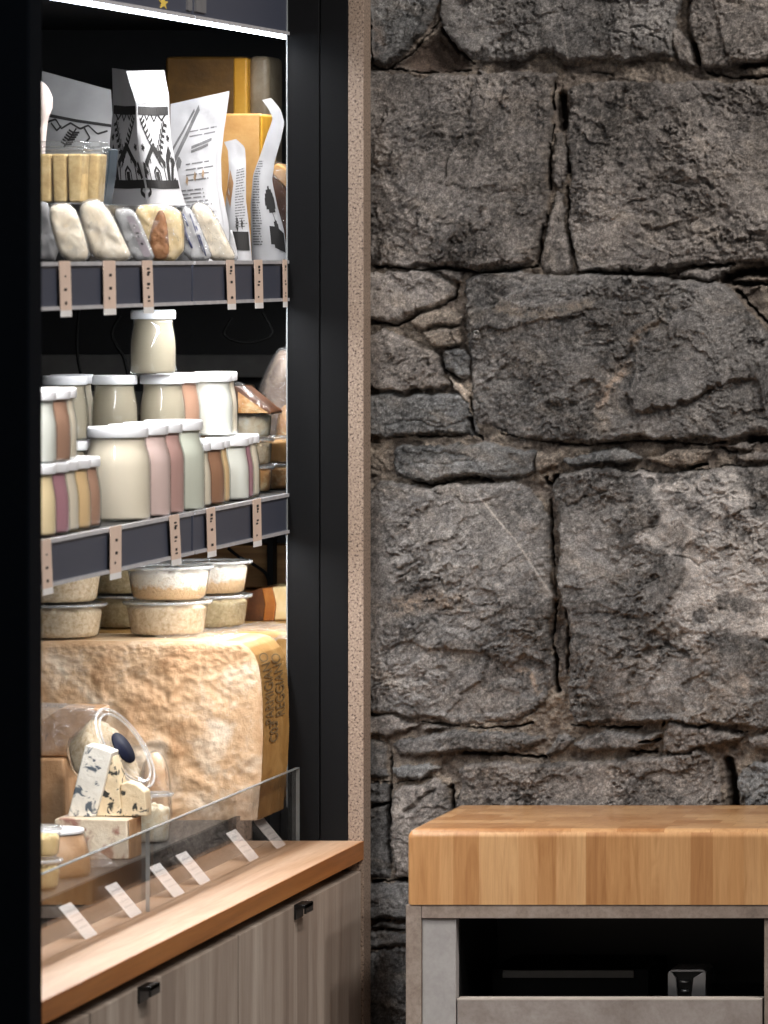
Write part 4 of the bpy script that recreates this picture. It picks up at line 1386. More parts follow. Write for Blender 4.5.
ZP = PZ(641, 5.86)       # top of the big cut wheel
ZW2 = 1.1158             # top of the wheel behind it
g_ = 'tubs of grated cheese on the big wheels'
tub(167.5, 5.952, ZP + .0004, 'crumb_tan', 'clear tub of grated tan cheese, lower of the middle stack', g_)
tub(169, 5.952, ZP + .0350, 'crumb_layer', 'clear tub of crumbled white cheese, top of the middle stack', g_)
tub(62, 5.908, ZP + .0004, 'crumb_tan', 'clear tub of grated cheese, lower of the left stack by dark panel', g_)
tub(60, 5.908, ZP + .0350, 'crumb_tan', 'clear tub of grated cheese, top of the left stack under the shelf rail', g_)
tub(209, 6.135, ZW2 + .0004, 'crumb_grey', 'clear tub of olive crumbled cheese, lower of the right rear stack', g_)
tub(209, 6.135, ZW2 + .0350, 'crumb_layer', 'clear tub of white crumbled cheese, top of the right rear stack', g_)
tub(126, 6.14, ZW2 + .0004, 'crumb_grey', 'clear tub of olive cheese in the gap between stacks, lower one', g_)
tub(126, 6.14, ZW2 + .0350, 'crumb_grey', 'clear tub of olive cheese in the gap between stacks, upper one', g_)

# small tubs at the right end of the middle shelf
TS = tub_proto(.0200, .0215, .0262, M['crumb_gold'], 4, .74)
g2 = 'small clear tubs at the end of the middle shelf'
for i, (nm, mt) in enumerate((('bottom', 'crumb_gold'), ('middle', 'crumb_tan'), ('top', 'crumb_white'))):
    tub(250.5, 6.055, ZM + .0003 + i * .0275, mt, 'small clear tub of golden crumbs, %s of the stack beside the far jars' % nm, g2, TS)
for i, (nm, mt) in enumerate((('bottom', 'crumb_gold'), ('middle', 'orange'))):
    tub(273, 6.125, ZM + .0003 + i * .0275, mt, 'small clear tub by the black jamb, %s of the rear stack' % nm, g2, TS)


def block(name, label, cat, poly, d0, d1, mat, bevel=.002, seed=0, amp=.0008, parts=(), group=None, yaw=0):
    """solid cheese from a traced front outline with real depth"""
    t_ = thing(name, label, cat, P(sum(p[0] for p in poly) / len(poly), max(p[1] for p in poly), (d0 + d1) / 2), group)
    m = MB()
    m.prism([(PX(x, d0), PZ(y, d0)) for x, y in poly], d0, d1)
    o = m.build('body', mat, t_, bevel=bevel, seg=3)
    return t_, o


# wedge in a clamshell above the small tubs
t_, o = block('cheese_wedge', 'dark orange cheese wedge in clear wrap lying on the small clear tubs', 'cheese',
              [(233, 414.2), (234, 386), (240, 387), (256, 400), (271, 412), (271, 414.2)], 6.03, 6.085, M['waxrind'])
m = MB(); m.prism([(PX(x, 6.0285), PZ(y, 6.0285)) for x, y in ((238, 413), (238, 392), (252, 402), (268, 413))], 6.0285, 6.03)
m.build('cut_face', M['crumb_gold'], t_)
m = MB(); puff(m, [(230, 415), (231, 383), (241, 381), (250, 390), (274, 411), (274, 415)], 6.058, .034, smooth_k=1)
m.build('wrapper', M['film'], t_, label='clear film wrapper')
# wrapped parcels far right
for (poly, d, T, mt, lab) in (
        ([(257, 396), (262, 380), (276, 352), (285, 348), (297, 362), (298, 491.5), (264, 491.5), (258, 440)], 6.20, .022, 'rollbrown', 'film-wrapped brownish cheese standing at the far end of middle shelf'),
        ([(276, 420), (282, 405), (300, 400), (302, 493), (280, 493), (275, 460)], 6.165, .012, 'crumb_gold', 'small golden film-wrapped cheese in front of the brownish wrapped one')):
    t_ = thing('wrapped_cheese', lab, 'cheese', P(278, 492, d))
    m = MB(); puff(m, poly, d, T, .002, 70, d); m.build('body', M[mt], t_)
    m = MB(); puff(m, [(278 + (x - 278) * 1.05, min(492, 440 + (y - 440) * 1.03)) for x, y in poly], d, T * 1.12, .003, 90, d + 2); m.build('wrapper', M['film_heavy'], t_)
# parcels in the dim back of the shelf
zz = ZM + .0002
for i, (a, b_, h, mt, lab) in enumerate(((184, 250, .034, 'greyrind', 'dim grey parcel at the back of middle shelf, bottom of the pile'), (190, 254, .036, 'tanside', 'dim tan parcel at the back of middle shelf, middle of the pile'),
                                         (186, 240, .030, 'greyrind', 'dim grey parcel at the back of middle shelf, topping the pile'))):
    m = MB(); m.box(PX(a, 6.36), PX(b_, 6.36), 6.34, 6.44, zz, zz + h)
    o = m.build('wrapped_parcel', M[mt], bevel=.004, seg=3)
    origin(o, (PX((a + b_) / 2, 6.36), 6.39, zz)); setp(o, lab, 'parcel', 'parcels at the back of the middle shelf')
    zz += h + .0003
# cables dangling behind the jars
m = MB()
def cpts(l, d): return [P(x, y, d) for x, y in l]
def cat(pts, k=6):
    out = []
    for i in range(len(pts) - 1):
        p0, p1, p2, p3 = pts[max(i - 1, 0)], pts[i], pts[i + 1], pts[min(i + 2, len(pts) - 1)]
        for s in range(k):
            u = s / k
            out.append(.5 * ((2 * p1) + (p2 - p0) * u + (2 * p0 - 5 * p1 + 4 * p2 - p3) * u * u + (3 * p1 - p0 - 3 * p2 + p3) * u ** 3))
    return out + [pts[-1]]
for pts_, dd_, r_ in (([(80, 300), (77, 335), (78, 360), (82, 378)], 6.2, .0016), ([(120, 316), (112, 332), (116, 345), (124, 358), (128, 376)], 6.2, .0018),
                      ([(232, 318), (224, 334), (240, 342), (258, 341), (272, 334), (268, 322), (262, 312)], 6.24, .0016)):
    m = MB(); m.tube(cat(cpts(pts_, dd_)), r_); m.build('cable', M['cable'], fr)
m = MB(); m.box(PX(268, 6.41), PX(274, 6.41), 6.405, 6.425, DECK, ZM - .02); m.build('shelf_upright', M['black_metal'], fr)
m = MB(); m.tube(cat(cpts([(228, 548), (238, 556), (256, 566), (266, 574), (270, 586), (271, 606)], 6.40)), .0018); m.build('cable', M['cable'], fr)

# =================================================================== lower deck: the big wheels
pw = thing('hard_cheese', 'huge cut hard cheese, rough pale face and golden lettered rind, under the clear tubs', 'cheese', (PX(150, 5.9), 5.93, DECK))
ye = 252 + (CZ - DECK) * F / 5.86
edge = [(257, ye), (259, 800), (261.5, 775), (263, 740), (262.5, 700), (261, 680), (258.5, 665), (254.5, 655), (249, 648), (242, 643.2), (233, 641.2), (224, 641)]
NU, NV = 170, 110
ytop = 641


def xr(y):
    for a, b_ in zip(edge, edge[1:]):
        if b_[1] <= y <= a[1]:
            f = (a[1] - y) / max(1e-6, a[1] - b_[1]); return a[0] + (b_[0] - a[0]) * f
    return edge[-1][0] if y < 700 else edge[0][0]


def pf(u, v):
    v2 = 1 - (1 - v) ** 1.5 if v > .5 else v * (1 - .5 ** 1.5) / .5
    y = ye + (ytop - ye) * v2
    x = -70 + (xr(y) + 70) * u
    w = P(x, y, 5.86)
    wq = w + V((.012 * fb(w, 22, 3, 3), 0, .012 * fb(w, 22, 8, 3)))
    # broken along the grain: long shallow flakes, a hackly band in the middle
    hack = max(0, min(1, .55 + 1.1 * fb(w, 11, 14, 2)))
    r = .0022 * fb(wq, 12, 1, 3) + hack * (.0026 * (1 - 2 * abs(mnoise.noise(wq * 30))) + .0013 * (1 - 2 * abs(mnoise.noise(wq * 75 + V((5, 1, 2)))))) + .0012 * fb(w, 190, 9, 4)
    ed = min(1, (xr(y) - x) / 10, (y - ytop) / 7, 1)
    s_ = max(0, min(1, (x - (286 - (y - 660) * .9)) / 24)) * (1 if y < 735 else max(0, 1 - (y - 735) / 12))
    r = r * (1 - .85 * s_) + .002 * s_
    return P(x, y, 5.8635 - r * max(0, ed) + .004 * (1 - max(0, ed)) ** 2)


m = MB(); m.grid(pf, NU, NV, 0)
side = [m.v[j * (NU + 1) + NU] for j in range(NV + 1)]
topr = [m.v[NV * (NU + 1) + i] for i in range(NU, -1, -1)]
YB_ = 5.988
fv = side + topr[1:]
n_ = len(fv)
m.add([(p[0], YB_, p[2]) for p in fv], [tuple(range(n_ - 1, -1, -1))], 0)
kk = len(topr)
m.add(topr + [(p[0], YB_, p[2]) for p in topr], [(i, i + 1, kk + i + 1, kk + i) for i in range(kk - 1)], 1, True)
m.build('body', [M['parm'], M['parm_top']], pw, recalc=False)
m = MB()
ks = len(side)
cols_ = 14
vs = []
for j in range(ks):
    p = side[j]
    for q in range(cols_ + 1):
        f = q / cols_
        y_ = p[1] + (YB_ - p[1]) * f
        vs.append((p[0] + .0003 + .0006 * fb(V((y_, p[2], 0)), 60, 2) * min(1, f * 6), y_, p[2]))
m.add(vs, [(j * (cols_ + 1) + q, j * (cols_ + 1) + q + 1, (j + 1) * (cols_ + 1) + q + 1, (j + 1) * (cols_ + 1) + q) for j in range(ks - 1) for q in range(cols_)], 0, True)
rd = m.build('rind', M['rind'], pw, recalc=False, label='golden rind with dotted lettering')


def side_x(z):
    b_ = side[0]
    for p, q in zip(side, side[1:]):
        if p[2] <= z <= q[2]:
            f = (z - p[2]) / max(1e-9, q[2] - p[2]); return p[0] + (q[0] - p[0]) * f
    return side[0][0]


def rind_text(txt, x0, x1, y0, y1, parent, bold=0.0):
    """lettering turned a quarter, reading upwards on the rind"""
    cu = bpy.data.curves.new('t', 'FONT'); cu.body = txt; cu.offset = bold
    ob = bpy.data.objects.new('t', cu); COL.objects.link(ob)
    bpy.context.view_layer.update()
    me = bpy.data.meshes.new_from_object(ob.evaluated_get(bpy.context.evaluated_depsgraph_get()))
    xs_ = [v.co.x for v in me.vertices]; ys_ = [v.co.y for v in me.vertices]
    a, b_, c_, e = min(xs_), max(xs_), min(ys_), max(ys_)
    mm = MB(); vs = []
    xm = -1.2475
    for v in me.vertices:
        s, q = (v.co.x - a) / (b_ - a), (v.co.y - c_) / (e - c_)
        dd = xm * F / (x1 + (x0 - x1) * q - CX)
        z = PZ(y1 + (y0 - y1) * s, 5.91)
        vs.append((side_x(z) + .0016, dd, z))
    mm.add(vs, [tuple(p.vertices) for p in me.polygons])
    bpy.data.objects.remove(ob); bpy.data.curves.remove(cu); bpy.data.meshes.remove(me)
    return mm.build('lettering', M['ink_brown'], parent, recalc=False)


rind_text('PARMIGIANO', 266, 274.5, 652, 722, rd)
rind_text('REGGIANO', 276.5, 285, 656, 718, rd)
rind_text('C03', 270, 278, 722, 742, rd, .012)
# film gathered over the top and the upper right corner
m = MB()
def ff(u, v):
    x = 150 + 112 * u
    zt_ = PZ(ytop, 5.86)
    y_ = 5.872 + .110 * v
    xx = PX(x, 5.87)
    lim = side_x(zt_ - .0005)
    drop = max(0, xx - (lim - .012)) * 1.1
    w = V((xx, y_, 0))
    return V((min(xx, side_x(zt_ - drop - .004) + .002), y_, zt_ + .0016 - drop + .0016 * (1 - 2 * abs(mnoise.noise(w * 70))) + .001 * fb(w, 160, 4)))
m.grid(ff, 60, 22)
m.build('wrapper', M['film'], pw, label='crumpled clear film over the top')

w2 = thing('hard_cheese', 'second golden hard cheese hidden behind the huge cut one, carrying the rear tubs', 'cheese', (PX(200, 6.2), 6.2, DECK))
m = MB()
m.prism([(PX(60, 6.07), DECK + .0003), (PX(60, 6.07), ZW2), (PX(300, 6.07), ZW2), (PX(300, 6.07), DECK + .0003)], 6.07, 6.385)
m.build('body', M['rind'], w2, bevel=.007, seg=4)
m = MB()
fn = lambda u, v: V((PX(180 + 118 * u, 6.07), 6.066 + .12 * v - .002 * fb(V((u * 9, v * 5, 0)), 1, 3), ZW2 + .0022 + .0022 * fb(V((u * 9, v * 4, 2)), 1, 8) - (.010 + .006 * fb(V((u * 7, 0, 5)), 1, 2)) * max(0, 1 - v * 7) ** 1.5))
m.grid(fn, 60, 24)
m.build('wrapper', M['film_heavy'], w2, label='crumpled clear film over the top')

t_, o = block('cheese_wedge', 'orange-edged pale cheese wedge on the golden wheel beside the black jamb', 'cheese', [(243, 620.5), (243, 600), (250, 592), (262, 588), (300, 585), (302, 620.5)], 6.25, 6.34, M['cream_yellow'], .003)
m = MB(); m.prism([(PX(x, 6.2485), PZ(y, 6.2485)) for x, y in ((242, 621), (242, 600), (249, 592), (260, 588), (269, 587), (271, 604), (270, 621))], 6.2470, 6.3)
m.build('rind', M['waxrind'], t_, bevel=.001, label='dark wax rind')
m = MB(); m.prism([(PX(x, 6.2465), PZ(y, 6.2465)) for x, y in ((263, 621), (265, 604), (262, 588.5), (272, 587), (276, 604), (274, 621))], 6.2455, 6.28)
m.build('rind_edge', M['amber'], t_, bevel=.001, label='amber edge of the rind')
m = MB()
for i in range(5):
    m.box(PX(140, 6.45), PX(310, 6.45), 6.445, 6.49, DECK + .0003 + i * .0485, DECK + .0003 + i * .0485 + .046)
o = m.build('wooden_crate', M['crate'], bevel=.002)
origin(o, (PX(225, 6.45), 6.467, DECK)); setp(o, 'tan wooden crate boards standing dim behind the tubs', 'crate')

# =================================================================== lower deck: small cheeses in front
db = 5.48
yd = 252 + (CZ - DECK) * F / db
t_, o = block('cheese_block', 'pale marbled cheese block lying on the deck under the blue cheese', 'cheese', [(54, yd), (54, 820), (57, 818), (127, 820), (128.5, yd)], db, db + .045, M['marbled'], .0015)
m = MB(); m.box(PX(128.5, db) - .0001, PX(128.5, db) + .0012, db + .002, db + .045, DECK + .0005, PZ(820.5, db))
m.build('rind', M['tanside'], t_, label='tan rind side')
ztb = PZ(819, db)
def yat(d): return 252 + (CZ - ztb) * F / d
d1 = 5.497
t_, o = block('blue_cheese', 'tall white wedge of blue cheese with blue-grey veins on the marbled block', 'cheese', [(67, yat(d1)), (70, 806), (80, 765), (85, 745), (99, 747.5), (112, 752.5), (103, 790), (95, yat(d1))], d1, d1 + .028, M['blue_white'], .0015, group='blue cheese wedges')
d2 = 5.506
t_, o = block('blue_cheese', 'tan wedge of blue cheese with dark spots, right of the tall white one', 'cheese', [(95.5, yat(d2)), (104, 790), (112.5, 756), (118, 776), (121.5, yat(d2))], d2 - .004, d2 + .024, M['blue_tan'], .0012, group='blue cheese wedges')
t_, o = block('blue_cheese', 'low cream piece of blue cheese with dark mould at its top right', 'cheese', [(121.5, yat(d2)), (120, 784), (127, 782), (136, 785), (145, 792), (146, 806), (146.5, yat(d2))], d2 - .002, d2 + .02, M['blue_tan'], .0015, group='blue cheese wedges')

# tub lying on its side, lid towards us
lt = thing('cheese_tub', 'clear tub tipped on its side, round lid with dark navy oval sticker', 'tub', P(124, 748, 5.60))
nrm = V((.84, -.17, .52)).normalized()
R3 = nrm.to_track_quat('Z', 'Y').to_matrix().to_4x4()
base = Matrix.Translation(P(124.5, 748.5, 5.585)) @ R3
rl = .0430
m = MB(); m.lathe([(0, -.002), (rl * .80, -.002), (rl * .84, .0005), (rl * .92, .0008), (rl, .0004), (rl * 1.01, -.0035), (rl * .98, -.0045)], 56, base); m.build('lid', M['plastic'], lt)
m = MB()
for rr_ in (rl * .985, rl * .85):
    m.tube([base @ V((rr_ * math.cos(a * math.pi / 32), rr_ * math.sin(a * math.pi / 32), .0006)) for a in range(65)], .0011, 8)
m.build('rim', M['rim'], lt, label='milky rim of the lid')
m = MB(); m.lathe([(0, .0006), (.0160, .0006), (.0160, -.0012), (0, -.0012)], 40, base @ Matrix.Translation(V((-.001, .001, 0)))); m.build('sticker', plain('navy_sticker', (.008, .010, .024), .6, spec=.1), lt, label='dark navy round sticker')
m = MB(); m.lathe([(0, -.040), (.034, -.040), (.036, -.037), (rl * .95, -.004)], 48, base); m.build('tub', M['plastic'], lt)
m = MB()
def jt(p, j): return p + V((fb(p, 150, 2), fb(p, 150, 5), fb(p, 120, 9))) * .0018
m.lathe([(0, -.0385), (.032, -.0385), (.0345, -.035), (.0365, -.020), (.0385, -.012), (.030, -.010), (.015, -.0105), (0, -.010)], 60, base, jitter=jt); m.build('contents', M['crumb_tan'], lt)

# film-wrapped wedge at the left with the block it lies on
t_ = thing('wrapped_cheese', 'film-wrapped cream cheese wedge at the left, beside the tipped tub', 'cheese', P(70, 758, 5.66))
d3 = 5.64
m = MB()
m.prism([(PX(x, d3), PZ(y, d3)) for x, y in ((10, 757), (10, 724), (40, 722), (62, 707), (98, 709), (96, 720), (79, 757))], d3, d3 + .05)
m.build('body', M['tanside'], t_, bevel=.002)
m = MB(); puff(m, [(4, 758), (4, 714), (30, 702), (62, 703), (106, 707), (100, 724), (82, 758)], d3 + .025, .031, .004, 90, 4, smooth_k=1, flat=9)
m.build('wrapper', M['film_heavy'], t_)
yk = 252 + (CZ - DECK) * F / 5.63
t_, o = block('cheese_block', 'plain tan cheese block standing under the film-wrapped wedge at the left', 'cheese', [(-20, yk), (-20, 758.5), (64, 758.5), (66, yk)], 5.63, 5.70, M['tanside'], .003)

# round tan cheese and a little tub right of the blue cheese
d4 = 5.70; y4 = 252 + (CZ - DECK) * F / d4
t_ = thing('wrapped_cheese', 'round tan film-wrapped cheese standing behind the blue cheese', 'cheese', P(156, y4, d4))
m = MB(); puff(m, [(138, y4), (140, 775), (148, 754), (158, 751), (166, 762), (170, 790), (171, y4)], d4, .016, .0012, 60, 3); m.build('body', M['orange' if 0 else 'parm'], t_)
m = MB(); puff(m, [(137, y4), (139, 774), (148, 752), (158, 749), (168, 761), (172, 790), (173, y4)], d4, .0185, .002, 90, 6); m.build('wrapper', M['film'], t_)
d5 = 5.64; y5 = 252 + (CZ - DECK) * F / d5
TM = tub_proto(.0165, .0185, .046, M['crumb_tan'], 6, .62)
tub(151, d5, DECK + .0002, 'crumb_white', 'small clear tub of grated cheese right of the blue cheese wedges', 'small tubs on the deck', TM)

# containers at the lower left
dc = 5.335
t_ = thing('lidded_tub', 'round brownish clear tub with white lid at lower left behind the guard', 'tub', (PX(52, dc), dc, DECK))
x_, z_ = PX(52, dc), DECK
mt = Matrix.Translation((x_, dc, z_))
m = MB(); m.lathe([(0, .0003), (.033, .0003), (.0345, .003), (.0335, .018), (.0285, .039), (.0275, .0405)], 48, mt); m.build('tub', M['plastic'], t_)
m = MB(); m.lathe([(0, .001), (.0322, .001), (.0335, .004), (.0325, .018), (.0275, .037), (0, .037)], 48, mt); m.build('contents', M['tanside'], t_)
m = MB(); m.lathe([(0, .0425), (.0265, .0425), (.0278, .0418), (.0282, .040), (.0276, .0385)], 48, mt); m.build('lid', M['lid_white'], t_, label='flat white lid')
TL = tub_proto(.0175, .0190, .026, M['cream_yellow'], 9, .6)
tub(38, 5.225, DECK + .0002, 'cream_yellow', 'small clear tub of yellow cheese at the lower left edge, by the dark panel', 'small tubs on the deck', TL)
tub(38, 5.225, DECK + .0285, 'cream_yellow', 'small empty-looking clear tub stacked at the lower left edge', 'small tubs on the deck', TL)
dq = 5.405; yq = 252 + (CZ - DECK) * F / dq
m = MB(); puff(m, [(84, yq), (88, 852), (96, 850), (108, 857), (118, 866), (122, yq)], dq, .016, .004, 80, 12)
o = m.build('film_scrap', M['film_heavy']); origin(o, P(100, yq, dq)); setp(o, 'crumpled clear film scrap on the deck before the marbled block', 'film')
# =================================================================== upper shelf
YS = 261.3
rnd = random.Random(3)
# black step the rear goods stand on
ds = thing('shelf_riser', 'low black riser under the bags on the upper shelf', 'riser', (-1.42, 5.66, ZU))
m = MB(); m.box(-1.72, -1.315, 5.44, 5.90, ZU + .0002, PZ(206, 5.7)); m.build('body', M['black_plastic'], ds, bevel=.001)
ZR = PZ(206, 5.7) + .0003
def yr(d): return 252 - (ZR - CZ) * F / d

# ---- the two printed stand-up pouches
def print_pouch(p, par, mirror=False, mats=('ink',)):
    m = MB(); f = (lambda u: 1 - u) if mirror else (lambda u: u)
    L = []
    L.append(([(.04, .70), (.5, .695), (.96, .70)], .035))
    L.append([(f(.10), .62), (f(.22), .68), (f(.30), .63), (f(.40), .685), (f(.52), .62), (f(.62), .675), (f(.75), .63), (f(.9), .68)])
    for k in range(9):                                    # fern fronds
        u, v = .14 + .05 * k, .60 - .035 * k
        L.append(([(f(u), v), (f(u + .09), v + .035)], .014)); L.append(([(f(u), v), (f(u - .05), v + .045)], .014))
    L.append([(f(.14), .60), (f(.35), .46), (f(.6), .28)])
    for k in range(7):
        u, v = .80 - .045 * k, .60 - .04 * k
        L.append(([(f(u), v), (f(u + .10), v - .012)], .014)); L.append(([(f(u), v), (f(u - .01), v + .05)], .014))
    L.append([(f(.82), .62), (f(.66), .45), (f(.55), .30)])
    for k in range(5):                                    # flowers at the edges
        cu, cv = (.12, .52 - .09 * k) if k % 2 else (.9, .50 - .08 * k)
        for a in range(5):
            a_ = a * 1.257
            L.append(([(f(cu), cv), (f(cu + .05 * math.cos(a_)), cv + .028 * math.sin(a_))], .012))
    # a little house with an arched door between hills
    L += [([(f(.2), .17), (f(.2), .32), (f(.42), .42), (f(.64), .32), (f(.64), .17)], .013), ([(f(.14), .30), (f(.42), .44), (f(.70), .30)], .03),
          ([(f(.34), .17), (f(.34), .25), (f(.42), .285), (f(.50), .25), (f(.50), .17)], .014), ([(f(.42), .18), (f(.42), .25)], .045),
          ([(f(.28), .33), (f(.31), .33)], .02), ([(f(.52), .33), (f(.56), .33)], .02),
          ([(f(.03), .16), (f(.5), .155), (f(.97), .16)], .035), ([(f(.72), .18), (f(.78), .34), (f(.9), .42)], .04), ([(f(.80), .18), (f(.9), .30), (f(.97), .34)], .03),
          ([(f(.06), .2), (f(.10), .32)], .03), ([(f(.05), .07), (f(.14), .10), (f(.10), .14)], .02)]
    p.strokes(m, L, .011, .0007, asp=.9)
    return m.build('print', M[mats[0]], par, recalc=False)


d = 5.70; yb = yr(d) - .2
t_ = thing('paper_pouch', 'white stand-up pouch printed in black with house and ferns, facing front', 'bag', P(155, yb, d), 'printed pouches on the upper shelf')
p = Pouch([(147, yb), (146, 185), (140, 160), (137, 130), (136.5, 104), (130, 84), (126, 71)], [(186, yb), (181, 190), (176, 165), (171, 140), (169.5, 118), (169, 95), (164, 70)], d, .013, .012, .0015, 2, yaw=.02)
m = MB(); p.mesh(m, 18, 36); m.build('bag', M['paper'], t_)
print_pouch(p, t_)
m = MB(); p.strokes(m, [[(.03, .76), (.5, .757), (.97, .76)], [(.03, .745), (.5, .742), (.97, .745)]], .006, .0005); m.build('zip_seal', M['paper_grey'], t_, label='grey pressed zip line')
d = 5.742
t_ = thing('paper_pouch', 'white printed pouch seen turned away, darker left half behind the front pouch', 'bag', P(122, yr(d), d), 'printed pouches on the upper shelf')
yb = yr(d) - .2
p = Pouch([(107, yb), (107.5, 175), (110, 140), (113, 110), (112.5, 85), (112, 68)], [(148, yb), (146, 185), (140, 160), (137, 130), (136, 104), (131, 84), (127, 70)], d, .010, .012, .001, 5, yaw=-.05)
m = MB(); p.mesh(m, 16, 36); m.build('bag', M['paper'], t_)
print_pouch(p, t_, True)

# ---- grey-white big bag lying back at the left
d = 5.80; yb = yr(d) - .2
t_ = thing('paper_pouch', 'greyish paper bag with mountain drawing lying askew behind the tub', 'bag', P(76, yb, d))
p = Pouch([(34, yb), (36, 160), (40, 110), (42, 71)], [(118, yb), (116, 160), (113, 125), (111, 90)], d, .010, .03, .001, 8)
m = MB(); p.mesh(m, 18, 24); m.build('bag', M['paper_grey'], t_)
m = MB()
p.strokes(m, [([(.02, .685), (.5, .68), (.98, .69)], .012), [(.1, .63), (.22, .665), (.30, .60), (.42, .655), (.55, .62), (.66, .66), (.78, .60), (.92, .64)], [(.16, .63), (.24, .58), (.3, .62)], [(.6, .64), (.68, .56), (.62, .52)]] +
          [[(.36 + .02 * k, .48 + .02 * k), (.30 + .02 * k, .50 + .02 * k)] for k in range(6)] + [[(.36 + .02 * k, .48 + .02 * k), (.44 + .02 * k, .49 + .02 * k)] for k in range(6)] + [[(.34, .46), (.5, .62)]], .008, .0006)
m.build('print', M['ink'], t_, recalc=False)
# white wrapped piece at the far left edge
d = 5.60
t_ = thing('wrapped_cheese', 'white paper-wrapped piece at the far left edge of the upper shelf', 'cheese', P(36, yr(d), d))
m = MB(); puff(m, [(14, yr(d) - .3), (14, 90), (34, 80), (46, 82), (55, 102), (46, 124), (44, yr(d) - .3)], d, .02, .002, 40, 5, smooth_k=1); m.build('wrapper', plain('pinkish_paper', lin(226, 208, 200), .6, .05), t_)

# ---- clear tubs of tan biscuits
d = 5.505
for (x0_, x1_, dd, lab) in ((38, 88, 5.500, 'clear tapered tub of tan biscuits on the upper shelf, larger left one'), (83, 106, 5.535, 'clear tapered tub of tan biscuits on the upper shelf, narrow right one')):
    t_ = thing('biscuit_tub', lab, 'tub', P((x0_ + x1_) / 2, yr(dd), dd), 'biscuit tubs on the upper shelf')
    yb = yr(dd) - .1
    def taper(a0, a1, y0_, y1_, s0, s1, e0, e1, mm):
        z0_, z1_ = PZ(y0_, dd), PZ(y1_, dd)
        vs = []
        for (z_, s_, e_) in ((z0_, s0, e0), (z1_, s1, e1)):
            xa, xb = PX(a0 + s_, dd), PX(a1 - s_, dd)
            vs += [V((xa, dd - .018 + e_, z_)), V((xb, dd - .018 + e_, z_)), V((xb, dd + .018 - e_, z_)), V((xa, dd + .018 - e_, z_))]
        mm.add(vs, [(3, 2, 1, 0), (4, 5, 6, 7), (0, 1, 5, 4), (1, 2, 6, 5), (2, 3, 7, 6), (3, 0, 4, 7)])
    m = MB(); taper(x0_, x1_, yb, 151, 5, 1, .004, 0, m); m.build('tub', M['plastic'], t_, bevel=.002)
    m = MB()
    nn = 3 if x1_ - x0_ > 30 else 1
    for q in range(nn):
        a0 = x0_ + 2 + (x1_ - x0_ - 4) * q / nn; a1 = x0_ + 2 + (x1_ - x0_ - 4) * (q + 1) / nn
        taper(a0, a1, yb - 1.2, 154, 3 if nn == 1 else 1.2, .4, .006, .002, m)
    m.build('contents', M['biscuit'], t_, bevel=.0025)
    m = MB()
    m.box(PX(x0_ - 1, dd), PX(x1_ + 1, dd), dd - .020, dd + .020, PZ(150.5, dd), PZ(147, dd))
    m.box(PX(x0_ + 2, dd), PX(x1_ - 2, dd), dd - .018, dd + .018, PZ(147, dd), PZ(141.5, dd))
    m.build('lid', M['plastic'], t_, bevel=.0012)
d = 5.56
t_, o = block('leaning_box', 'slim dark blue box leaning right of the biscuit tubs', 'box', [(92, yr(d) - .2), (101, 160), (105, 149), (110.5, 149), (109, 172), (104, yr(d) - .2)], d, d + .03, plain('dark_blue_card', (.03, .045, .06), .35), .0008)
m = MB(); m.prism([(PX(x, d - .0004), PZ(y, d - .0004)) for x, y in ((96, 198), (104, 162), (107, 162), (103, 198))], d - .0008, d)
m.build('label_strip', plain('blue_grey_strip', (.16, .24, .28), .4), t_)

# ---- translucent pouch with printed lines
d = 5.905
YB = 252 + (CZ - ZU) * F / d
t_ = thing('plastic_pouch', 'big translucent white pouch with feather drawing and printed lines, right of house pouch', 'bag', P(200, YB, d), 'translucent pouches with printed lines')
p = Pouch([(176, YB - .3), (174, 220), (171, 180), (170, 140), (170.5, 104)], [(230, YB - .3), (229, 225), (222, 190), (221, 160), (224, 130), (227, 110), (229.5, 91)], d, .013, .01, .0022, 12, .8)
m = MB(); p.mesh(m, 18, 40); m.build('bag', M['foil_white'], t_)
m = MB(); p.strokes(m, [([(.05, .62), (.3, .78), (.5, .94)], .022), ([(.03, .70), (.22, .80), (.42, .93)], .012), ([(.12, .58), (.16, .63), (.2, .60)], .03)], .02, .0006)
m.build('feather_print', M['ink_grey'], t_, recalc=False)
m = MB()
tl = text_lines(.36, .86, .80, .77, 2, rnd, .1) + [([(.40, .70), (.78, .73)], .009), ([(.40, .675), (.72, .70)], .008)] + text_lines(.3, .85, .60, .50, 3, rnd) + text_lines(.14, .82, .44, .18, 9, rnd, .3)
p.strokes(m, tl, .0042, .0006); m.build('print', M['ink_grey'], t_, recalc=False)
# two soft brown smudges of printed dots
m = MB(); p.strokes(m, [([(.12, .47), (.15, .51)], .02), ([(.3, .48), (.33, .52)], .02), ([(.46, .50), (.49, .54)], .02), ([(.62, .51), (.65, .55)], .02)], .02, .0007)
m.build('print_spots', plain('tan_print', lin(150, 126, 100), .7), t_, recalc=False)
# right white folded edge
m = MB(); p.strokes(m, [([(.95, .04), (.95, .3), (.95, .6), (.95, .97)], .035)], .03, .0009); m.build('side_seam', M['paper'], t_, recalc=False, label='whiter folded side seam')

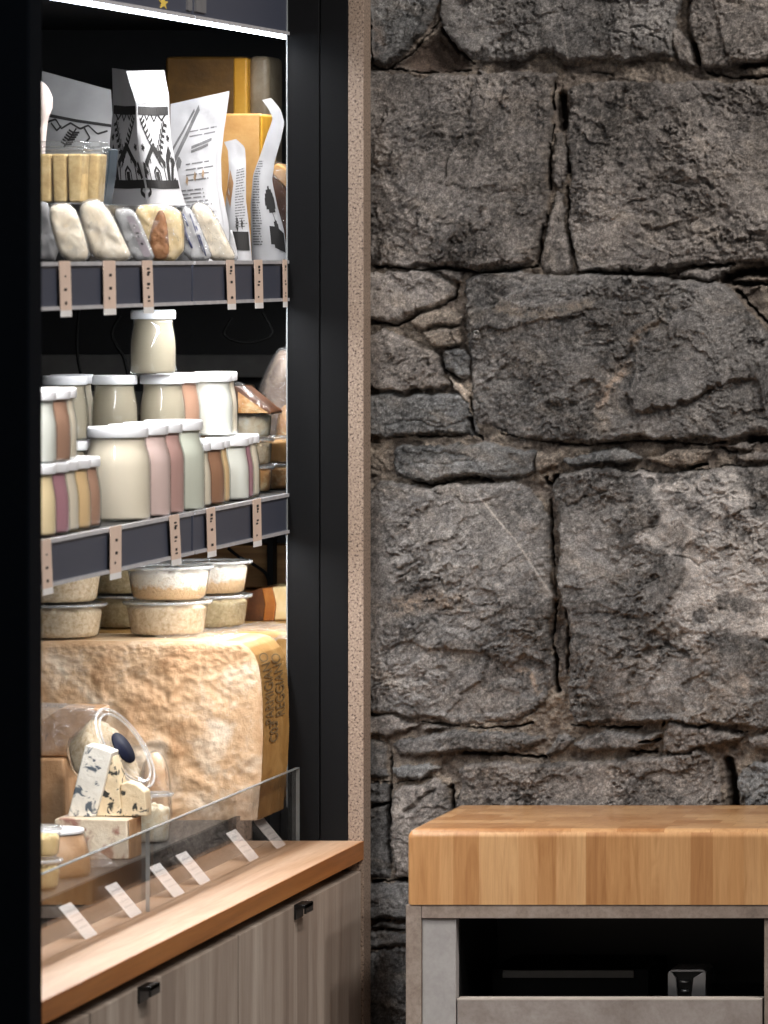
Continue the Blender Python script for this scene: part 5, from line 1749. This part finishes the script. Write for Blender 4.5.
d = 5.965
YB = 252 + (CZ - ZU) * F / d
t_ = thing('plastic_pouch', 'smaller translucent pouch with black foot band, curling between two larger pouches', 'bag', P(235, YB, d), 'translucent pouches with printed lines')
p = Pouch([(228, YB - .3), (224, 235), (226, 200), (229, 170), (228, 150), (224, 142)], [(252, YB - .3), (250, 235), (246, 200), (246, 165), (245, 147), (236, 139)], d, .010, .0, .001, 15, .85)
m = MB(); p.mesh(m, 14, 36); m.build('bag', M['foil_white'], t_)
m = MB(); p.strokes(m, text_lines(.45, .95, .74, .28, 16, rnd, .3), .0042, .0006); m.build('print', M['ink_grey'], t_, recalc=False)
m = MB(); p.strokes(m, [([(.30, .17), (.95, .16)], .075), ([(.5, .26), (.55, .34)], .05), ([(.7, .27), (.74, .33)], .03)], .06, .0007); m.build('band_print', M['ink'], t_, recalc=False, label='black foot band')
m = MB(); p.strokes(m, [([(.1, .5), (.2, .7)], .14)], .1, .0005); m.build('window', M['tanside'], t_, recalc=False, label='tan window')

d = 6.03
YB = 252 + (CZ - ZU) * F / d
t_ = thing('plastic_pouch', 'tall translucent pouch with curled white top and black tree print, by the black jamb', 'bag', P(268, YB, d), 'translucent pouches with printed lines')
p = Pouch([(252, YB - .3), (251, 235), (250.5, 205), (253, 175), (262, 150), (268, 132), (273, 118), (268, 108), (262, 100)], [(288, YB - .3), (284, 230), (277, 205), (272, 180), (275, 160), (281, 140), (284.5, 122), (280, 108), (271, 98)], d, .009, -.01, .001, 18, .6)
m = MB(); p.mesh(m, 14, 44); m.build('bag', M['paper'], t_)
m = MB(); p.strokes(m, text_lines(.06, .36, .60, .10, 24, rnd, .25), .0036, .0006); m.build('print', M['ink_grey'], t_, recalc=False)
m = MB()
p.strokes(m, [([(.70, .425), (.78, .43)], .022), ([(.62, .405), (.86, .41)], .022), ([(.57, .38), (.90, .388)], .024), ([(.55, .355), (.93, .362)], .024), ([(.58, .33), (.92, .335)], .022), ([(.66, .308), (.88, .312)], .02), ([(.76, .30), (.80, .25), (.84, .20)], .006), ([(.74, .215), (.86, .20)], .022), ([(.78, .235), (.84, .225)], .015)], .04, .0006)
m.build('tree_print', M['ink'], t_, recalc=False, label='black tree drawing')
m = MB(); p.strokes(m, [([(.58, .155), (.8, .15), (.97, .11)], .055), ([(.68, .11), (.97, .08)], .03)], .05, .0007); m.build('band_print', M['ink'], t_, recalc=False, label='black foot band')

# ---- big cheeses behind
def bigblock(label, x0, x1, y0, d0, d1, front, side, bevel, xs_=None, cat='cheese'):
    t_ = thing('cheese_block', label, cat, P((x0 + x1) / 2, 252, d0))
    zb = ZU + .0003
    m = MB(); m.box(PX(x0, d0), PX(x1, d0), d0, d1, zb, PZ(y0, d0)); m.build('body', front, t_, bevel=bevel, seg=3)
    if xs_:
        m = MB(); m.box(PX(xs_, d0), PX(x1, d0) + .0006, d0 - .0008, d1 - .004, zb, PZ(y0 + 1.5, d0)); m.build('cut_face', side, t_, bevel=bevel * .6, seg=3, label='bright yellow cut side')
    return t_
bigblock('tall brown-rinded yellow cheese block at the back of the upper shelf', 165, 247, 56.5, 6.24, 6.33, M['brownrind'], M['yellow'], .004, 233)
bigblock('grey-brown rind cheese block right of the tall yellow one', 248.5, 269, 56, 6.25, 6.32, M['greyrind'], None, .006)
bigblock('pale orange cheese block before the tall brown-rinded one', 212, 262, 113.5, 6.12, 6.19, M['orange'], M['yellow'], .003, 259)
d = 6.10
t_, o = block('cheese_wedge', 'orange-brown cheese wedge in film at the right end of upper shelf', 'cheese', [(262, 261), (262, 200), (266, 166), (272, 168), (290, 196), (290, 261)], d, d + .05, M['waxrind'], .003)
m = MB(); m.prism([(PX(x, d - .001), PZ(y, d - .001)) for x, y in ((268, 170), (277, 163), (291, 172), (291, 194))], d, d + .045); m.build('top_cut', M['orange'], t_, bevel=.002)
m = MB(); puff(m, [(260, 261.5), (260, 198), (266, 163), (276, 160), (293, 168), (293, 261.5)], d + .024, .034, .002, 70, 3, smooth_k=1); m.build('wrapper', M['film'], t_)

# ---- front row of packets
def packet(name, lab, poly, d, T, mat, film='film_heavy', grow=1.05, wr=.0016, parts=(), seed=0, k=2, cat='cheese', lean=.0):
    yb = 252 + (CZ - ZU) * F / d - .1
    poly = [(x, min(y, yb)) for x, y in poly]
    cx = sum(p_[0] for p_ in poly) / len(poly); cy = sum(p_[1] for p_ in poly) / len(poly)
    t_ = thing(name, lab, cat, P(cx, yb, d), 'packets along the front of the upper shelf')
    m = MB(); puff(m, poly, d, T, wr * 1.1, 60, seed, smooth_k=k, lean=lean, flat=8); m.build('body', M[mat], t_)
    if film:
        m = MB(); puff(m, [(cx + (x - cx) * grow, min(yb, cy + (y - cy) * grow)) for x, y in poly], d, T * 1.12 + .0012, wr * 2.6, 110, seed + 5, smooth_k=1, lean=lean, flat=8, npt=96); m.build('wrapper', M[film], t_)
    return t_


packet('printed_pack', 'dark printed pack half hidden at the left end of the upper shelf', [(30, 262), (30, 206), (44, 200), (50, 206), (63, 262)], 5.34, .010, 'ink_grey', None, k=1)
packet('cheese_packet', 'white soft cheese packet leaning at the front, left of a similar one', [(63, 262), (53, 235), (48, 208), (60, 203), (74, 206), (84, 232), (91, 262)], 5.27, .010, 'cream', seed=2)
packet('cheese_packet', 'white soft cheese packet leaning at the front, beside the clear labelled one', [(94, 262), (84, 236), (78, 206), (92, 199), (106, 204), (124, 240), (134, 262)], 5.40, .011, 'cream', seed=6)
t_ = packet('cheese_packet', 'clear bluish packet with grey label, leaning right of white soft cheese', [(132, 262), (122, 235), (112, 210), (128, 208), (137, 214), (148, 240), (156, 262)], 5.50, .006, 'paper_grey', seed=8, k=1)
m = MB()
q = [P(x, y, 5.4905) for x, y in ((126, 216), (133.5, 216), (151.5, 256), (144, 257))]
m.add(q, [(3, 2, 1, 0)]); m.build('label_strip', plain('grey_label', lin(140, 132, 138), .5), t_)
m = MB()
for (u, w) in ((.22, .30), (.40, .42), (.48, .28), (.66, .3)):
    a = q[0].lerp(q[3], u); b_ = q[1].lerp(q[2], u)
    c0_, c1_ = a.lerp(b_, .5 - w / 2) + V((0, -.0004, 0)), a.lerp(b_, .5 + w / 2) + V((0, -.0004, 0))
    dn = (q[3] - q[0]) * .05
    m.add([c0_, c1_, c1_ + dn, c0_ + dn], [(3, 2, 1, 0)])
m.build('print', M['ink'], t_, recalc=False)
t_ = packet('cheese_packet', 'cream packet with brown nutty core in clear wrap, middle of the front row', [(146, 262), (138, 225), (134, 207), (152, 204), (172, 206), (184, 215), (184, 262)], 5.585, .009, 'cream_yellow', seed=9, k=1)
m = MB(); puff(m, [(152, 260), (148, 240), (153, 222), (160, 207), (166, 215), (169, 240), (169, 260)], 5.575, .005, .001, 80, 2); m.build('nut_core', M['brownfilling'], t_, label='brown nutty core')
t_ = packet('cheese_packet', 'grey and white packet with blue print, tilted in the front row', [(184, 262), (181, 225), (182, 206), (192, 209), (204, 235), (214, 262)], 5.70, .007, 'paper', seed=12, k=1)
m = MB()
for (a, b_, c_) in (((184, 225), (187, 240), .0028), ((185, 232), (192, 248), .0022), ((183, 214), (188, 226), .0018), ((196, 226), (206, 256), .0016), ((190, 214), (203, 252), .0012)):
    m.tube([P(a[0], a[1], 5.6925), P(b_[0], b_[1], 5.691)], c_ * .5, 6)
m.build('print', plain('blue_print', (.05, .06, .16), .5), t_)
packet('cheese_packet', 'white wrapped wedge leaning right, right end of the front row', [(206, 262), (196, 228), (189, 206), (202, 202), (214, 212), (230, 245), (238, 262)], 5.79, .010, 'cream', seed=14)
packet('cheese_packet', 'small white pleated packet at the foot of the pouches by the rail joint', [(226, 262), (229, 240), (231, 226), (236, 245), (239, 262)], 5.84, .005, 'paper', None, seed=15, k=1)

# =================================================================== light and camera
def spot(loc, target, energy, size, blend, color, radius):
    l = bpy.data.lights.new('ceiling_spot', 'SPOT')
    l.energy = energy; l.spot_size = math.radians(size); l.spot_blend = blend; l.color = color; l.shadow_soft_size = radius
    o = bpy.data.objects.new('ceiling_spot', l); COL.objects.link(o)
    o.location = loc
    o.rotation_euler = (V(target) - V(loc)).to_track_quat('-Z', 'Y').to_euler()
    return o


warm = (1.0, .94, .885)
spot((.15, 4.75, 3.1), (-.75, 6.0, 1.25), 82, 85, .9, warm, .06)
spot((.75, 4.75, 3.1), (-.35, 6.0, 1.15), 80, 85, .9, warm, .06)
spot((1.2, 4.6, 3.1), (-.2, 6.0, 1.2), 40, 85, .9, warm, .06)
spot((.1, 3.6, 3.2), (-1.2, 5.4, .70), 110, 60, .9, warm, .06)

w = bpy.data.worlds.new('room'); SC.world = w
w.use_nodes = True
bg = w.node_tree.nodes['Background']
bg.inputs[0].default_value = (1.0, .95, .90, 1); bg.inputs[1].default_value = .10

cam = bpy.data.cameras.new('camera')
co_ = bpy.data.objects.new('camera', cam); COL.objects.link(co_)
co_.location = (0, 0, CZ); co_.rotation_euler = (math.pi / 2, 0, 0)
cam.sensor_fit = 'AUTO'; cam.sensor_width = 36
cam.lens = F / 1024 * 36
cam.shift_x = (384 - CX) / 1024; cam.shift_y = -(512 - CY) / 1024
cam.clip_end = 60; cam.clip_start = .1
cam.dof.use_dof = True; cam.dof.focus_distance = 5.86; cam.dof.aperture_fstop = 15
SC.camera = co_
vs_ = SC.view_settings
vs_.view_transform = 'Standard'; vs_.look = 'None'; vs_.gamma = 1; vs_.exposure = 0; vs_.use_curve_mapping = False
